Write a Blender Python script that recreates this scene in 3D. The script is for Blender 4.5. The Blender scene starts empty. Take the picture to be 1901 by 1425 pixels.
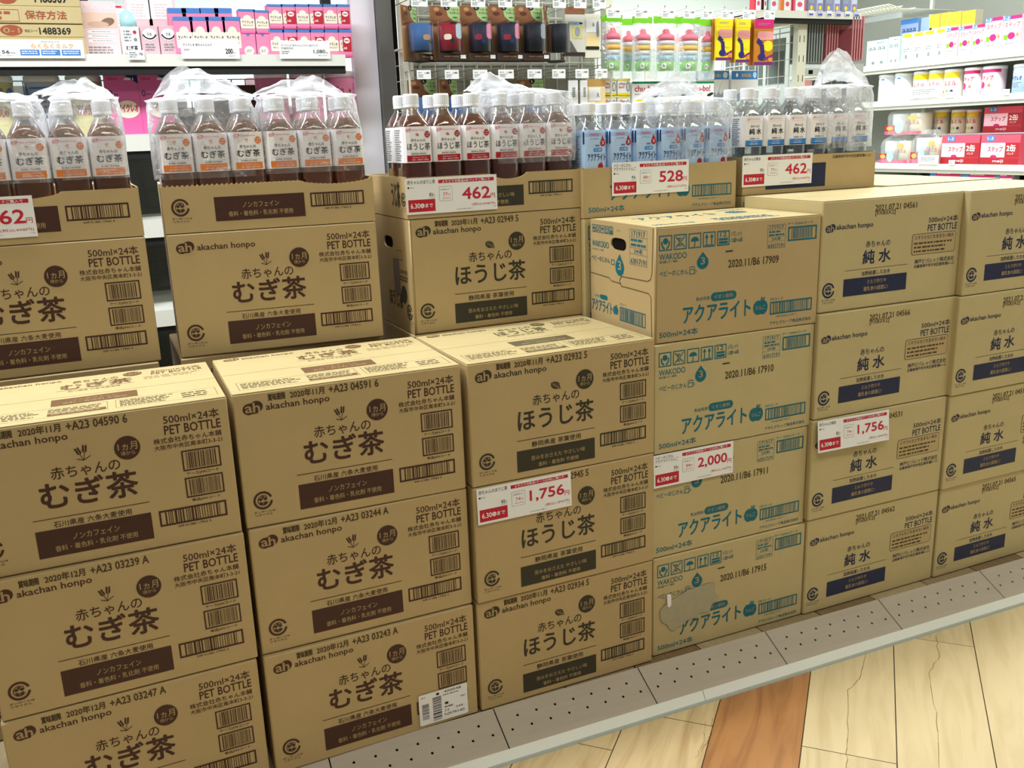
import bpy, math, random
from mathutils import Vector, Matrix, noise
rnd = random.Random(7)
S = bpy.context.scene
COL = S.collection
W_, H_ = 1901, 1425

# ---------------------------------------------------------------- camera
CAMP = Vector((-0.1662, -1.5221, 1.1069)); FPX = 1720.47
cam = bpy.data.cameras.new('camera'); cam_o = bpy.data.objects.new('camera', cam); COL.objects.link(cam_o)
cam.sensor_width = 36.0; cam.lens = FPX / W_ * 36.0; cam.clip_start = 0.02
CR = (Matrix.Rotation(math.radians(-24.1654), 4, 'Z') @ Matrix.Rotation(math.radians(1.9697), 4, 'Y') @ Matrix.Rotation(math.radians(75.0969), 4, 'X'))
cam_o.matrix_world = Matrix.Translation(CAMP) @ CR
S.camera = cam_o
# ---------------------------------------------------------------- world, exposure, lights
wd = bpy.data.worlds.new('world'); S.world = wd; wd.use_nodes = True
wd.node_tree.nodes['Background'].inputs[0].default_value = (0.92, 0.98, 1.0, 1)
wd.node_tree.nodes['Background'].inputs[1].default_value = 0.20
S.view_settings.view_transform = 'Standard'; S.view_settings.look = 'None'
S.view_settings.exposure = 0.0; S.view_settings.gamma = 1.0; S.view_settings.use_curve_mapping = False
FZ = -0.06; CZ = 2.55
def area(name, x, y, w, h, power, col=(1.0, 1.0, 0.9), z=CZ - 0.03):
    l = bpy.data.lights.new(name, 'AREA'); l.shape = 'RECTANGLE'; l.size = w; l.size_y = h; l.energy = power; l.color = col
    o = bpy.data.objects.new(name, l); COL.objects.link(o); o.location = (x, y, z); return o
LAMPS = ((0.55, -1.25, 1.6, 0.30, 17, (1, 0.98, 0.86), 'aisle at the left'), (2.9, -1.05, 1.6, 0.30, 20, (1, 0.99, 0.9), 'aisle at the right'), (-0.65, 0.34, 1.8, 0.30, 70, (0.95, 0.98, 1.0), 'left stacks'), (2.3, 0.45, 1.8, 0.30, 42, (0.94, 0.99, 1.0), 'right end stacks'),
         (4.2, 2.6, 0.30, 2.6, 78, (0.9, 1, 0.98), 'right wall shelves'), (1.5, 3.2, 2.4, 0.30, 150, (0.88, 0.99, 1), 'rear of the shop'))
for l_ in LAMPS: area('ceiling_lamp', *l_[:6])

# ---------------------------------------------------------------- helpers
def ray(px, py):
    return CR.to_3x3() @ Vector(((px - W_ / 2) / FPX, -(py - H_ / 2) / FPX, -1))
def at(px, py, Y):                     # the point of the plane y = Y seen at a pixel (used to take sizes off the photograph)
    d = ray(px, py); return CAMP + d * ((Y - CAMP.y) / d.y)
def atx(px, py, X):
    d = ray(px, py); return CAMP + d * ((X - CAMP.x) / d.x)
def srgb(r, g, b):
    f = lambda c: (c / 255 / 12.92) if c <= 10 else ((c / 255 + 0.055) / 1.055) ** 2.4
    return (f(r), f(g), f(b), 1)
MATS = {}
def mat(name, rgb, rough=0.6, spec=0.3, metal=0.0, var=0.0, vscale=30, stretch=(1, 1, 1), bump=0.0, emit=0, trans=0, ior=1.45, coat=0):
    if name in MATS: return MATS[name]
    m = bpy.data.materials.new(name); m.use_nodes = True; nt = m.node_tree
    b = nt.nodes['Principled BSDF']; c = srgb(*rgb)
    b.inputs['Base Color'].default_value = c; b.inputs['Roughness'].default_value = rough
    b.inputs['Specular IOR Level'].default_value = spec; b.inputs['Metallic'].default_value = metal
    b.inputs['Transmission Weight'].default_value = trans; b.inputs['IOR'].default_value = ior; b.inputs['Coat Weight'].default_value = coat
    if emit: b.inputs['Emission Color'].default_value = c; b.inputs['Emission Strength'].default_value = emit
    if var or bump:
        tc = nt.nodes.new('ShaderNodeTexCoord'); mp = nt.nodes.new('ShaderNodeMapping'); mp.inputs['Scale'].default_value = stretch
        nz = nt.nodes.new('ShaderNodeTexNoise'); nz.inputs['Scale'].default_value = vscale; nz.inputs['Detail'].default_value = 5
        nt.links.new(tc.outputs['Object'], mp.inputs[0]); nt.links.new(mp.outputs[0], nz.inputs['Vector'])
        if var:
            r = nt.nodes.new('ShaderNodeMix'); r.data_type = 'RGBA'
            r.inputs[6].default_value = tuple(x * (1 - var) for x in c[:3]) + (1,); r.inputs[7].default_value = tuple(min(1, x * (1 + var)) for x in c[:3]) + (1,)
            nt.links.new(nz.outputs['Fac'], r.inputs[0]); nt.links.new(r.outputs[2], b.inputs['Base Color'])
        if bump:
            bp = nt.nodes.new('ShaderNodeBump'); bp.inputs['Strength'].default_value = bump; bp.inputs['Distance'].default_value = 0.002
            nt.links.new(nz.outputs['Fac'], bp.inputs['Height']); nt.links.new(bp.outputs[0], b.inputs['Normal'])
    MATS[name] = m; return m
def wood(name, a, b_, grain=1.0, ang=0.785, knots=0.35):
    if name in MATS: return MATS[name]
    m = bpy.data.materials.new(name); m.use_nodes = True; nt = m.node_tree; b = nt.nodes['Principled BSDF']
    tc = nt.nodes.new('ShaderNodeTexCoord'); mp = nt.nodes.new('ShaderNodeMapping')
    mp.inputs['Rotation'].default_value = (0, 0, -ang); mp.inputs['Scale'].default_value = (2.2 * grain, 17 * grain, 10)
    nz = nt.nodes.new('ShaderNodeTexNoise'); nz.inputs['Scale'].default_value = 1.6; nz.inputs['Detail'].default_value = 7; nz.inputs['Distortion'].default_value = 1.4
    n2 = nt.nodes.new('ShaderNodeTexNoise'); n2.inputs['Scale'].default_value = 9; n2.inputs['Detail'].default_value = 3
    rp = nt.nodes.new('ShaderNodeValToRGB'); rp.color_ramp.elements[0].position = 0.30; rp.color_ramp.elements[1].position = 0.56
    rp.color_ramp.elements[0].color = srgb(*b_); rp.color_ramp.elements[1].color = srgb(*a)
    r2 = nt.nodes.new('ShaderNodeMapRange'); r2.inputs[1].default_value = 0.56; r2.inputs[2].default_value = 0.8; r2.inputs[4].default_value = knots
    mx = nt.nodes.new('ShaderNodeMix'); mx.data_type = 'RGBA'; mx.inputs[7].default_value = srgb(*b_)
    m0 = nt.nodes.new('ShaderNodeMapping'); m0.inputs['Rotation'].default_value = (0, 0, -ang); mp.inputs['Rotation'].default_value = (0, 0, 0)
    nt.links.new(tc.outputs['Object'], m0.inputs[0]); nt.links.new(m0.outputs[0], mp.inputs[0]); nt.links.new(mp.outputs[0], nz.inputs['Vector']); nt.links.new(tc.outputs['Object'], n2.inputs['Vector'])
    nt.links.new(nz.outputs['Fac'], rp.inputs[0]); nt.links.new(n2.outputs['Fac'], r2.inputs[0]); nt.links.new(r2.outputs[0], mx.inputs[0])
    nt.links.new(rp.outputs[0], mx.inputs[6]); nt.links.new(mx.outputs[2], b.inputs['Base Color']); b.inputs['Roughness'].default_value = 0.42
    MATS[name] = m; return m
def film(name, tint=(0.97, 0.98, 1.0), lo=0.10, hi=0.75, rough=0.12, white=0.5, bump=0.6, scale=40):
    if name in MATS: return MATS[name]
    m = bpy.data.materials.new(name); m.use_nodes = True; nt = m.node_tree; nt.nodes.remove(nt.nodes['Principled BSDF'])
    out = nt.nodes['Material Output']; N = nt.nodes.new
    tr = N('ShaderNodeBsdfTransparent'); tr.inputs[0].default_value = tint + (1,)
    gl = N('ShaderNodeBsdfGlossy'); gl.inputs['Roughness'].default_value = rough
    df = N('ShaderNodeBsdfDiffuse'); df.inputs[0].default_value = (0.94, 0.96, 1.0, 1); tl = N('ShaderNodeBsdfTranslucent'); tl.inputs[0].default_value = (0.94, 0.96, 1.0, 1)
    a1 = N('ShaderNodeMixShader'); a1.inputs[0].default_value = 0.5; a2 = N('ShaderNodeMixShader'); a2.inputs[0].default_value = white; a3 = N('ShaderNodeMixShader')
    lw = N('ShaderNodeLayerWeight'); lw.inputs[0].default_value = 0.45; mr = N('ShaderNodeMapRange'); mr.inputs[3].default_value = lo; mr.inputs[4].default_value = hi
    nt.links.new(df.outputs[0], a1.inputs[1]); nt.links.new(tl.outputs[0], a1.inputs[2]); nt.links.new(gl.outputs[0], a2.inputs[1]); nt.links.new(a1.outputs[0], a2.inputs[2])
    nt.links.new(lw.outputs['Facing'], mr.inputs[0]); nt.links.new(mr.outputs[0], a3.inputs[0]); nt.links.new(tr.outputs[0], a3.inputs[1]); nt.links.new(a2.outputs[0], a3.inputs[2])
    nt.links.new(a3.outputs[0], out.inputs[0])
    if bump:
        tc = N('ShaderNodeTexCoord'); nz = N('ShaderNodeTexNoise'); nz.inputs['Scale'].default_value = scale; nz.inputs['Detail'].default_value = 2; nz.inputs['Distortion'].default_value = 1.5
        bp = N('ShaderNodeBump'); bp.inputs['Strength'].default_value = bump; bp.inputs['Distance'].default_value = 0.012
        nt.links.new(tc.outputs['Object'], nz.inputs['Vector']); nt.links.new(nz.outputs['Fac'], bp.inputs['Height'])
        for n in (gl, df, tl, lw): nt.links.new(bp.outputs[0], n.inputs['Normal'])
    MATS[name] = m; return m

class MB:
    """collects polygons of one mesh; every polygon keeps its material"""
    def __init__(s): s.v = []; s.f = []; s.m = []; s.mats = []
    def mi(s, m):
        if m not in s.mats: s.mats.append(m)
        return s.mats.index(m)
    def add(s, vs, fs, m):
        k = len(s.v); i = s.mi(m); s.v += [tuple(v) for v in vs]; s.f += [tuple(k + a for a in f) for f in fs]; s.m += [i] * len(fs); return s
    def box(s, x0, y0, z0, x1, y1, z1, m, skip=()):
        vs = [(x, y, z) for z in (z0, z1) for y in (y0, y1) for x in (x0, x1)]
        fs = dict(b=(0, 2, 3, 1), t=(4, 5, 7, 6), f=(0, 1, 5, 4), k=(2, 6, 7, 3), l=(0, 4, 6, 2), r=(1, 3, 7, 5))
        return s.add(vs, [f for k, f in fs.items() if k not in skip], m)
    def bbox(s, x0, y0, z0, x1, y1, z1, m, c=0.002):          # box with chamfered edges
        vs = []; idx = {}
        for sx in (0, 1):
            for sy in (0, 1):
                for sz in (0, 1):
                    X, Y, Z = (x0, x1)[sx], (y0, y1)[sy], (z0, z1)[sz]; dx, dy, dz = (c, -c)[sx], (c, -c)[sy], (c, -c)[sz]
                    for a, p in enumerate(((X, Y + dy, Z + dz), (X + dx, Y, Z + dz), (X + dx, Y + dy, Z))): idx[sx, sy, sz, a] = len(vs); vs.append(p)
        fs = []
        for a in range(3):
            o = [(0, 1, 2)[a - 2], (0, 1, 2)[a - 1]]
            for sd in (0, 1):
                q = []
                for p, r in ((0, 0), (1, 0), (1, 1), (0, 1)):
                    k = [0, 0, 0]; k[a] = sd; k[o[0]] = p; k[o[1]] = r; q.append(idx[k[0], k[1], k[2], a])
                fs.append(q)
            for p in (0, 1):
                for r in (0, 1):
                    k0 = [0, 0, 0]; k1 = [0, 0, 0]; k0[o[0]] = k1[o[0]] = p; k0[o[1]] = k1[o[1]] = r; k1[a] = 1
                    fs.append([idx[(*k0, o[0])], idx[(*k0, o[1])], idx[(*k1, o[1])], idx[(*k1, o[0])]])
        for sx in (0, 1):
            for sy in (0, 1):
                for sz in (0, 1): fs.append([idx[sx, sy, sz, 0], idx[sx, sy, sz, 1], idx[sx, sy, sz, 2]])
        return s.add(vs, fs, m)
    def prism(s, pts, lo, hi, m, axis='y'):
        n = len(pts); f = {'y': lambda p, t: (p[0], t, p[1]), 'z': lambda p, t: (p[0], p[1], t), 'x': lambda p, t: (t, p[0], p[1])}[axis]
        vs = [f(p, lo) for p in pts] + [f(p, hi) for p in pts]
        return s.add(vs, [tuple(range(n)), tuple(range(2 * n - 1, n - 1, -1))] + [(i, i + n, (i + 1) % n + n, (i + 1) % n) for i in range(n)], m)
    def tube(s, path, r, m, n=6, close=False):
        path = [Vector(p) for p in path]; N = len(path); vs = []; fs = []
        for i, p in enumerate(path):
            a = path[(i - 1) % N] if (close or i) else p; b = path[(i + 1) % N] if (close or i < N - 1) else p
            t = (b - a).normalized(); up = Vector((0, 0, 1)) if abs(t.z) < 0.9 else Vector((1, 0, 0)); u = t.cross(up).normalized(); w = t.cross(u)
            rr = r[i] if isinstance(r, (list, tuple)) else r
            vs += [p + rr * (math.cos(2 * math.pi * k / n) * u + math.sin(2 * math.pi * k / n) * w) for k in range(n)]
        for i in range(N if close else N - 1):
            j = (i + 1) % N
            fs += [(i * n + k, i * n + (k + 1) % n, j * n + (k + 1) % n, j * n + k) for k in range(n)]
        if not close: fs += [tuple(range(n))[::-1], tuple((N - 1) * n + k for k in range(n))]
        return s.add(vs, fs, m)
    def lathe(s, prof, m, seg=20, sq=0.0, c=(0, 0, 0), sy=1.0):       # prof (radius, z); sq > 0 squares the section
        vs = []; fs = []
        for e in prof:
            r, z = e[0], e[1]; q = e[2] if len(e) > 2 else sq
            for k in range(seg):
                a = 2 * math.pi * (k + 0.5) / seg; ca, sa = math.cos(a), math.sin(a)
                if q: n_ = 2 + q * 4; d = (abs(ca) ** n_ + abs(sa) ** n_) ** (1 / n_); ca /= d; sa /= d
                vs.append((c[0] + r * ca, c[1] + r * sa * sy, c[2] + z))
        for i in range(len(prof) - 1): fs += [(i * seg + k, i * seg + (k + 1) % seg, (i + 1) * seg + (k + 1) % seg, (i + 1) * seg + k) for k in range(seg)]
        if prof[0][0] > 0: fs.append(tuple(range(seg))[::-1])
        if prof[-1][0] > 0: fs.append(tuple((len(prof) - 1) * seg + k for k in range(seg)))
        return s.add(vs, fs, m)
    def mesh(s, name, smooth=False):
        me = bpy.data.meshes.new(name); me.from_pydata(s.v, [], s.f)
        for m in s.mats: me.materials.append(m)
        me.polygons.foreach_set('material_index', s.m)
        if smooth: me.polygons.foreach_set('use_smooth', [True] * len(s.f))
        me.update(); return me
    def build(s, name, parent=None, smooth=False, **props): return link(name, s.mesh(name, smooth), parent, **props)
def link(name, me, parent=None, loc=None, **props):
    o = bpy.data.objects.new(name, me); COL.objects.link(o)
    if parent: o.parent = parent
    if loc: o.location = loc
    for k, v in props.items(): o[k] = v
    return o
def thing(name, label, cat, loc=(0, 0, 0), rz=0.0, group=None):
    o = bpy.data.objects.new(name, None); COL.objects.link(o); o.location = loc; o.rotation_euler.z = rz; o.empty_display_size = 0.05
    o['label'] = label; o['category'] = cat
    if group: o['group'] = group
    return o
def dup(root, loc, rz=None, label=None, group=None):
    r = root.copy(); COL.objects.link(r); r.location = loc
    if rz is not None: r.rotation_euler.z = rz
    if label: r['label'] = label
    if group: r['group'] = group
    for ch in list(root.children):
        c = ch.copy(); COL.objects.link(c); c.parent = r
        for g in list(ch.children): d = g.copy(); COL.objects.link(d); d.parent = c
    return r
ORD = ['first', 'second', 'third', 'fourth', 'fifth', 'sixth', 'seventh', 'eighth', 'ninth', 'tenth', 'eleventh', 'twelfth', 'thirteenth', 'fourteenth']

GLY = {}
def glyphs(s):
    k = s
    if k not in GLY:
        c = bpy.data.curves.new('t', 'FONT'); c.body = s; c.size = 1; c.resolution_u = 3 if len(s) < 8 else 2; pass
        o = bpy.data.objects.new('t', c); COL.objects.link(o)
        dg = bpy.context.evaluated_depsgraph_get(); dg.update()
        me = bpy.data.meshes.new_from_object(o.evaluated_get(dg))
        v = [(a.co.x, a.co.y) for a in me.vertices]; f = [tuple(p.vertices) for p in me.polygons]
        x0 = min(a[0] for a in v); x1 = max(a[0] for a in v); y0 = min(a[1] for a in v); y1 = max(a[1] for a in v)
        GLY[k] = ([((a[0] - x0) / (x1 - x0), (a[1] - y0) / (y1 - y0)) for a in v], f, (x1 - x0) / (y1 - y0))
        bpy.data.objects.remove(o); bpy.data.meshes.remove(me); bpy.data.curves.remove(c)
    return GLY[k]
class Print(MB):
    """flat ink on a face: u to the right, v up, seen from outside. face: front, top, or a cylinder of radius R about the local z axis"""
    def __init__(s, face='front', off=0.0004, R=None, step=0.00015, D=0):
        super().__init__(); s.D = D; s.n = 0; s.base = 0; s.secs = [(0, 'front_print')]; s.face = face; s.off = off; s.R = R; s.step = step
    def P(s, u, v, L):
        d = s.off + L * s.step
        if s.R: a = u / s.R; r = s.R + d; return (r * math.sin(a), -r * math.cos(a), v)
        if s.face == 'top': return (u, v, d)
        if s.face == 'left': return (-d, s.D - u, v)
        return (u, -d, v)
    def sec(s, name): s.secs.append((len(s.f), name)); return s
    def parts(s):                                     # one mesh for each named piece of the print
        out = []; B = {}
        for k, (i, name) in enumerate(s.secs): B.setdefault(name, []).append((i, s.secs[k + 1][0] if k + 1 < len(s.secs) else len(s.f)))
        for name, rs in B.items():
            idx = [f for a, b in rs for f in range(a, b)]
            if not idx: continue
            q = MB(); mp = {}
            for f in idx:
                g = []
                for v in s.f[f]:
                    if v not in mp: mp[v] = len(q.v); q.v.append(s.v[v])
                    g.append(mp[v])
                q.f.append(tuple(g)); q.m.append(q.mi(s.mats[s.m[f]]))
            out.append((name, q.mesh(name)))
        return out
    def poly(s, pts, m, L=0):
        s.n += 1; L += min(.8, s.n * .015)            # later ink lies a hair higher, so nothing is coplanar
        if not s.R or max(p[0] for p in pts) - min(p[0] for p in pts) < .009: s.add([s.P(u, v, L) for u, v in pts], [tuple(range(len(pts)))], m); return s
        lo, hi = min(p[0] for p in pts), max(p[0] for p in pts); k = int((hi - lo) / .007) + 1; N = len(pts)   # wrap a convex shape round the cylinder in strips
        def span(u):
            c = [a[1] + (b[1] - a[1]) * (u - a[0]) / (b[0] - a[0]) for a, b in zip(pts, pts[1:] + pts[:1]) if a[0] != b[0] and min(a[0], b[0]) - 1e-9 <= u <= max(a[0], b[0]) + 1e-9]
            return min(c), max(c)
        e = (hi - lo) * 1e-4; us = [lo + e + (hi - lo - 2 * e) * i / k for i in range(k + 1)]
        for a, b in zip(us, us[1:]): (p0, p1), (q0, q1) = span(a), span(b); s.add([s.P(a, p0, L), s.P(b, q0, L), s.P(b, q1, L), s.P(a, p1, L)], [(0, 1, 2, 3)], m)
        return s
    def rect(s, u0, v0, u1, v1, m, L=0):
        n = max(1, int(abs(u1 - u0) / 0.008)) if s.R else 1
        for i in range(n): a = u0 + (u1 - u0) * i / n; b = u0 + (u1 - u0) * (i + 1) / n; s.poly([(a, v0), (b, v0), (b, v1), (a, v1)], m, L)
        return s
    def frame(s, u0, v0, u1, v1, t, m, L=0):
        s.rect(u0, v0, u1, v0 + t, m, L); s.rect(u0, v1 - t, u1, v1, m, L); s.rect(u0, v0 + t, u0 + t, v1 - t, m, L); s.rect(u1 - t, v0 + t, u1, v1 - t, m, L); return s
    def rrect(s, u0, v0, u1, v1, r, m, L=0, n=4):
        pts = []
        for cx, cy, a0 in ((u1 - r, v0 + r, -90), (u1 - r, v1 - r, 0), (u0 + r, v1 - r, 90), (u0 + r, v0 + r, 180)):
            pts += [(cx + r * math.cos(math.radians(a0 + 90 * k / n)), cy + r * math.sin(math.radians(a0 + 90 * k / n))) for k in range(n + 1)]
        return s.poly(pts, m, L)
    def ell(s, cu, cv, a, b, m, L=0, n=24, rot=0):
        c, d = math.cos(rot), math.sin(rot)
        return s.poly([(cu + a * math.cos(t) * c - b * math.sin(t) * d, cv + a * math.cos(t) * d + b * math.sin(t) * c) for t in [2 * math.pi * k / n for k in range(n)]], m, L)
    def arc(s, cu, cv, r0, r1, a0, a1, m, L=0, n=28):
        pr = [math.radians(a0 + (a1 - a0) * k / n) for k in range(n + 1)]
        for p, q in zip(pr, pr[1:]): s.poly([(cu + r0 * math.cos(p), cv + r0 * math.sin(p)), (cu + r1 * math.cos(p), cv + r1 * math.sin(p)), (cu + r1 * math.cos(q), cv + r1 * math.sin(q)), (cu + r0 * math.cos(q), cv + r0 * math.sin(q))], m, L)
        return s
    def line(s, pts, t, m, L=0):
        for (a, b), (c, d) in zip(pts, pts[1:]):
            l = math.hypot(c - a, d - b) or 1; nx, ny = -(d - b) / l * t / 2, (c - a) / l * t / 2
            s.poly([(a - nx, b - ny), (c - nx, d - ny), (c + nx, d + ny), (a + nx, b + ny)], m, L)
        return s
    def text(s, t, u0, v0, u1, v1, m, bold=0.0, L=0, keep=False, shear=0.0):
        v, f, asp = glyphs(t)
        if keep: w = min(u1 - u0, (v1 - v0) * asp); c = (u0 + u1) / 2; u0, u1 = c - w / 2, c + w / 2
        bold = max(bold, s.base); d = bold * (v1 - v0) * 1.0; big = bold * (v1 - v0) > 0.0003         # heavier weight: the glyph struck again, shifted by a fraction of its stroke
        sh = [(0, 0)] if not bold else ([(math.cos(k * .785) * d, math.sin(k * .785) * d) for k in range(8)] if big else [(d, 0), (-d, 0), (0, d), (0, -d)])
        for q, (dx, dy) in enumerate(sh): s.add([s.P(u0 + (a + shear * b) * (u1 - u0) + dx, v0 + b * (v1 - v0) + dy, L + q * .004) for a, b in v], f, m)
        return s
    def micro(s, u0, v0, u1, v1, rows, m, L=0, seed=1, fill=0.5):      # print too small in the photograph to read: rows of short dashes
        r = random.Random(seed); h = (v1 - v0) / rows
        for i in range(rows):
            u = u0; e = u0 + (u1 - u0) * r.uniform(0.75, 1)
            while u < e:
                w = h * r.uniform(0.4, 1.6); s.rect(u, v0 + h * (i + 0.25), min(u + w, e), v0 + h * (i + 0.25 + fill), m, L); u += w + h * r.uniform(0.15, 0.4)
        return s
    def bars(s, u0, v0, u1, v1, m, L=0, seed=3, horiz=False):
        r = random.Random(seed); u = u0; q = (u1 - u0) / 62
        while u < u1 - q * 2:
            w = q * r.choice((1, 1, 1, 2, 3)); s.rect(u, v0, min(u + w * 0.8, u1), v1, m, L) if not horiz else None; u += w + q * r.choice((0.8, 1, 1.6, 2))
        return s
    def recycle(s, u0, v0, u1, v1, m, paper):
        cu, cv = (u0 + u1) / 2, (v0 + v1) / 2; r = min(u1 - u0, v1 - v0) / 2
        s.arc(cu, cv, r * 0.76, r, 18, 352, m); s.arc(cu, cv, r * 0.5, r * 0.58, 35, 335, m)
        for q in ([(-.5, .12), (-.28, .34), (0, .12), (-.24, -.04)], [(0, .12), (.28, .34), (.5, .12), (.24, -.04)], [(-.2, .34), (0, .5), (.2, .34), (0, .2)], [(-.4, -.1), (-.03, -.2), (-.03, -.56), (-.34, -.38)], [(.4, -.1), (.03, -.2), (.03, -.56), (.34, -.38)]):
            s.poly([(cu + a * r, cv + b * r) for a, b in q][::-1], m)
        s.text('ダンボールは', cu - r * 1.05, cv - r * 1.36, cu + r * 1.15, cv - r * 1.13, m, 0); s.text('リサイクル', cu - r * 0.95, cv - r * 1.7, cu + r * 0.85, cv - r * 1.46, m, 0)
        return s
    def logo(s, u0, v0, u1, v1, m, paper):
        w, h = u1 - u0, v1 - v0
        s.ell(u0 + w * .31, v0 + h * .42, w * .31, h * .42, m); s.ell(u0 + w * .69, v0 + h * .56, w * .31, h * .44, m); s.rect(u0 + w * .3, v0 + h * .05, u0 + w * .72, v0 + h * .85, m, 0.3)
        s.text('a', u0 + w * .13, v0 + h * .17, u0 + w * .47, v0 + h * .66, paper, 0.03, 2); s.text('h', u0 + w * .52, v0 + h * .17, u0 + w * .84, v0 + h * .86, paper, 0.03, 2); return s
    def circ(s, u0, v0, u1, v1, m, paper, a='1ヵ月', b='頃から'):
        w, h = u1 - u0, v1 - v0; s.ell((u0 + u1) / 2, (v0 + v1) / 2, w / 2, h / 2, m, 0.5)
        s.text(a, u0 + w * .14, v0 + h * .40, u0 + w * .88, v0 + h * .74, paper, 0.012, 2); s.text(b, u0 + w * .23, v0 + h * .19, u0 + w * .77, v0 + h * .36, paper, 0, 2); return s
    def wheat(s, u0, v0, u1, v1, m):
        w, h = u1 - u0, v1 - v0
        for bx, by, an in ((.30, .50, 2.0), (.62, .60, 1.45)):
            for k in range(4):
                for sd in (-1, 1):
                    cx = bx + math.cos(an) * k * .12 + sd * .085 * math.sin(an); cy = by + math.sin(an) * k * .115 - sd * .07 * math.cos(an)
                    s.ell(u0 + cx * w, v0 + cy * h, w * .10, h * .05, m, 0, 8, an - sd * .6)
            s.line([(u0 + bx * w, v0 + (by - .05) * h), (u0 + .52 * w, v0)], w * .04, m)
        s.line([(u0 + .52 * w, v0), (u0 + .1 * w, v0 + .14 * h)], w * .05, m); s.line([(u0 + .52 * w, v0), (u0 + .95 * w, v0 + .25 * h)], w * .05, m); return s
    def leaf(s, u0, v0, u1, v1, m, paper):
        w, h = u1 - u0, v1 - v0
        s.poly([(u0 + a * w, v0 + b * h) for a, b in ((0, .85), (.05, .4), (.3, .1), (.7, .08), (.98, .0), (.9, .3), (.85, .7), (.6, .95), (.3, 1))], m)
        s.line([(u0 + .1 * w, v0 + .8 * h), (u0 + .9 * w, v0 + .1 * h)], w * .05, paper, 1)
        for k in (.3, .5, .7): s.line([(u0 + k * w, v0 + (.88 - .78 * k) * h), (u0 + (k + .12) * w, v0 + (1.25 - .78 * k) * h * .9)], w * .035, paper, 1); s.line([(u0 + k * w, v0 + (.88 - .78 * k) * h), (u0 + (k - .1) * w, v0 + (.58 - .6 * k) * h)], w * .035, paper, 1)
        return s
    def drop(s, u0, v0, u1, v1, m, paper, t='3'):
        w = (u1 - u0) / 2; c = (u0 + u1) / 2; cv = v0 + w
        pts = [(c + w * math.cos(math.radians(a)), cv + w * math.sin(math.radians(a))) for a in range(-210, 31, 12)] + [(c, v1)]
        s.poly(pts, m); s.text(t, c - w * .36, cv - w * .3, c + w * .36, cv + w * .75, paper, 0.02, 2); return s
    def apple(s, u0, v0, u1, v1, m, paper, t='りんご'):
        w, h = u1 - u0, v1 - v0
        s.ell(u0 + w * .34, v0 + h * .42, w * .34, h * .40, m); s.ell(u0 + w * .66, v0 + h * .42, w * .34, h * .40, m, 0.3)
        s.line([(u0 + w * .5, v0 + h * .75), (u0 + w * .58, v1)], w * .07, m); s.ell(u0 + w * .7, v0 + h * .9, w * .12, h * .05, m, 0, 10, .5)
        if t: s.text(t, u0 + w * .17, v0 + h * .3, u0 + w * .83, v0 + h * .55, paper, 0.01, 2)
        return s
# ---------------------------------------------------------------- materials
KRAFT = mat('kraft_board', (184, 160, 114), 0.5, 0.5, var=0.09, vscale=9, bump=0.12)
KRAFT2 = mat('kraft_board_pale', (190, 173, 126), 0.5, 0.5, var=0.08, vscale=11, bump=0.12)
KEDGE = mat('kraft_cut_edge', (205, 184, 140), 0.85, 0.1, var=0.15, vscale=200)
DARK = mat('dark_gap', (22, 18, 14), 0.9, 0.1)
PAPER = mat('kraft_unprinted', (170, 146, 102), 0.65, 0.2)
BROWN = mat('ink_brown', (72, 46, 38), 0.5, 0.3, var=0.12, vscale=90)
OLIVE = mat('ink_olive_black', (58, 55, 44), 0.5, 0.3, var=0.12, vscale=90)
TEAL = mat('ink_teal', (22, 104, 120), 0.5, 0.3, var=0.12, vscale=90)
NAVY = mat('ink_navy', (38, 44, 74), 0.5, 0.3, var=0.1, vscale=90)
STAMP = mat('ink_stamp', (82, 70, 50), 0.7, 0.1, var=0.25, vscale=160)
WHITE = mat('white_card', (240, 241, 242), 0.35, 0.4)
RED = mat('ink_red', (190, 38, 56), 0.5, 0.3)
PINKRED = mat('ink_price_red', (196, 44, 66), 0.5, 0.3)
GREY = mat('ink_grey', (130, 138, 140), 0.5, 0.3)
BLACK = mat('ink_black', (34, 34, 36), 0.5, 0.3)
SHWHITE = mat('shelf_white', (226, 228, 220), 0.4, 0.4)
SHGREY = mat('shelf_grey', (96, 96, 92), 0.5, 0.4)
SHDARK = mat('shelf_dark', (34, 34, 34), 0.5, 0.3)
CREAM = mat('cream_metal', (222, 222, 204), 0.4, 0.4)
PWHITE = mat('plastic_white', (240, 242, 246), 0.3, 0.4)
WIRE = mat('white_wire', (214, 212, 200), 0.35, 0.5)
CHROME = mat('chrome_wire', (190, 190, 190), 0.25, 0.5, 0.9)
FILM = film('bag_film', (1.0, 1.0, 1.0), 0.15, 0.92, 0.14, 0.80, 1.0, 22)
POUCHF = film('pouch_film', (1.0, 1.0, 1.0), 0.12, 0.6, 0.15, 0.5, 0.4, 30)
PET = film('clear_pet', (0.97, 0.98, 0.98), 0.05, 0.6, 0.06, 0.12, 0, 1)
TEA = mat('roasted_tea', (150, 74, 40), 0.04, 0.5, trans=0.75, ior=1.33)
TEA2 = mat('barley_tea', (178, 112, 62), 0.04, 0.5, trans=0.75, ior=1.33)
WATER = mat('water', (235, 240, 245), 0.02, 0.5, trans=1.0, ior=1.2)
IONW = mat('ion_drink', (225, 232, 240), 0.05, 0.5, trans=0.6, ior=1.33)
LABW = mat('label_white', (246, 244, 248), 0.3, 0.5)
LABB = mat('label_pale_blue', (178, 208, 246), 0.3, 0.5)
LABB2 = mat('label_sky_blue', (110, 165, 225), 0.3, 0.5)
LNAVY = mat('label_navy', (28, 44, 96), 0.4, 0.4)
LBLUE = mat('label_blue', (58, 130, 205), 0.4, 0.4)
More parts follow.
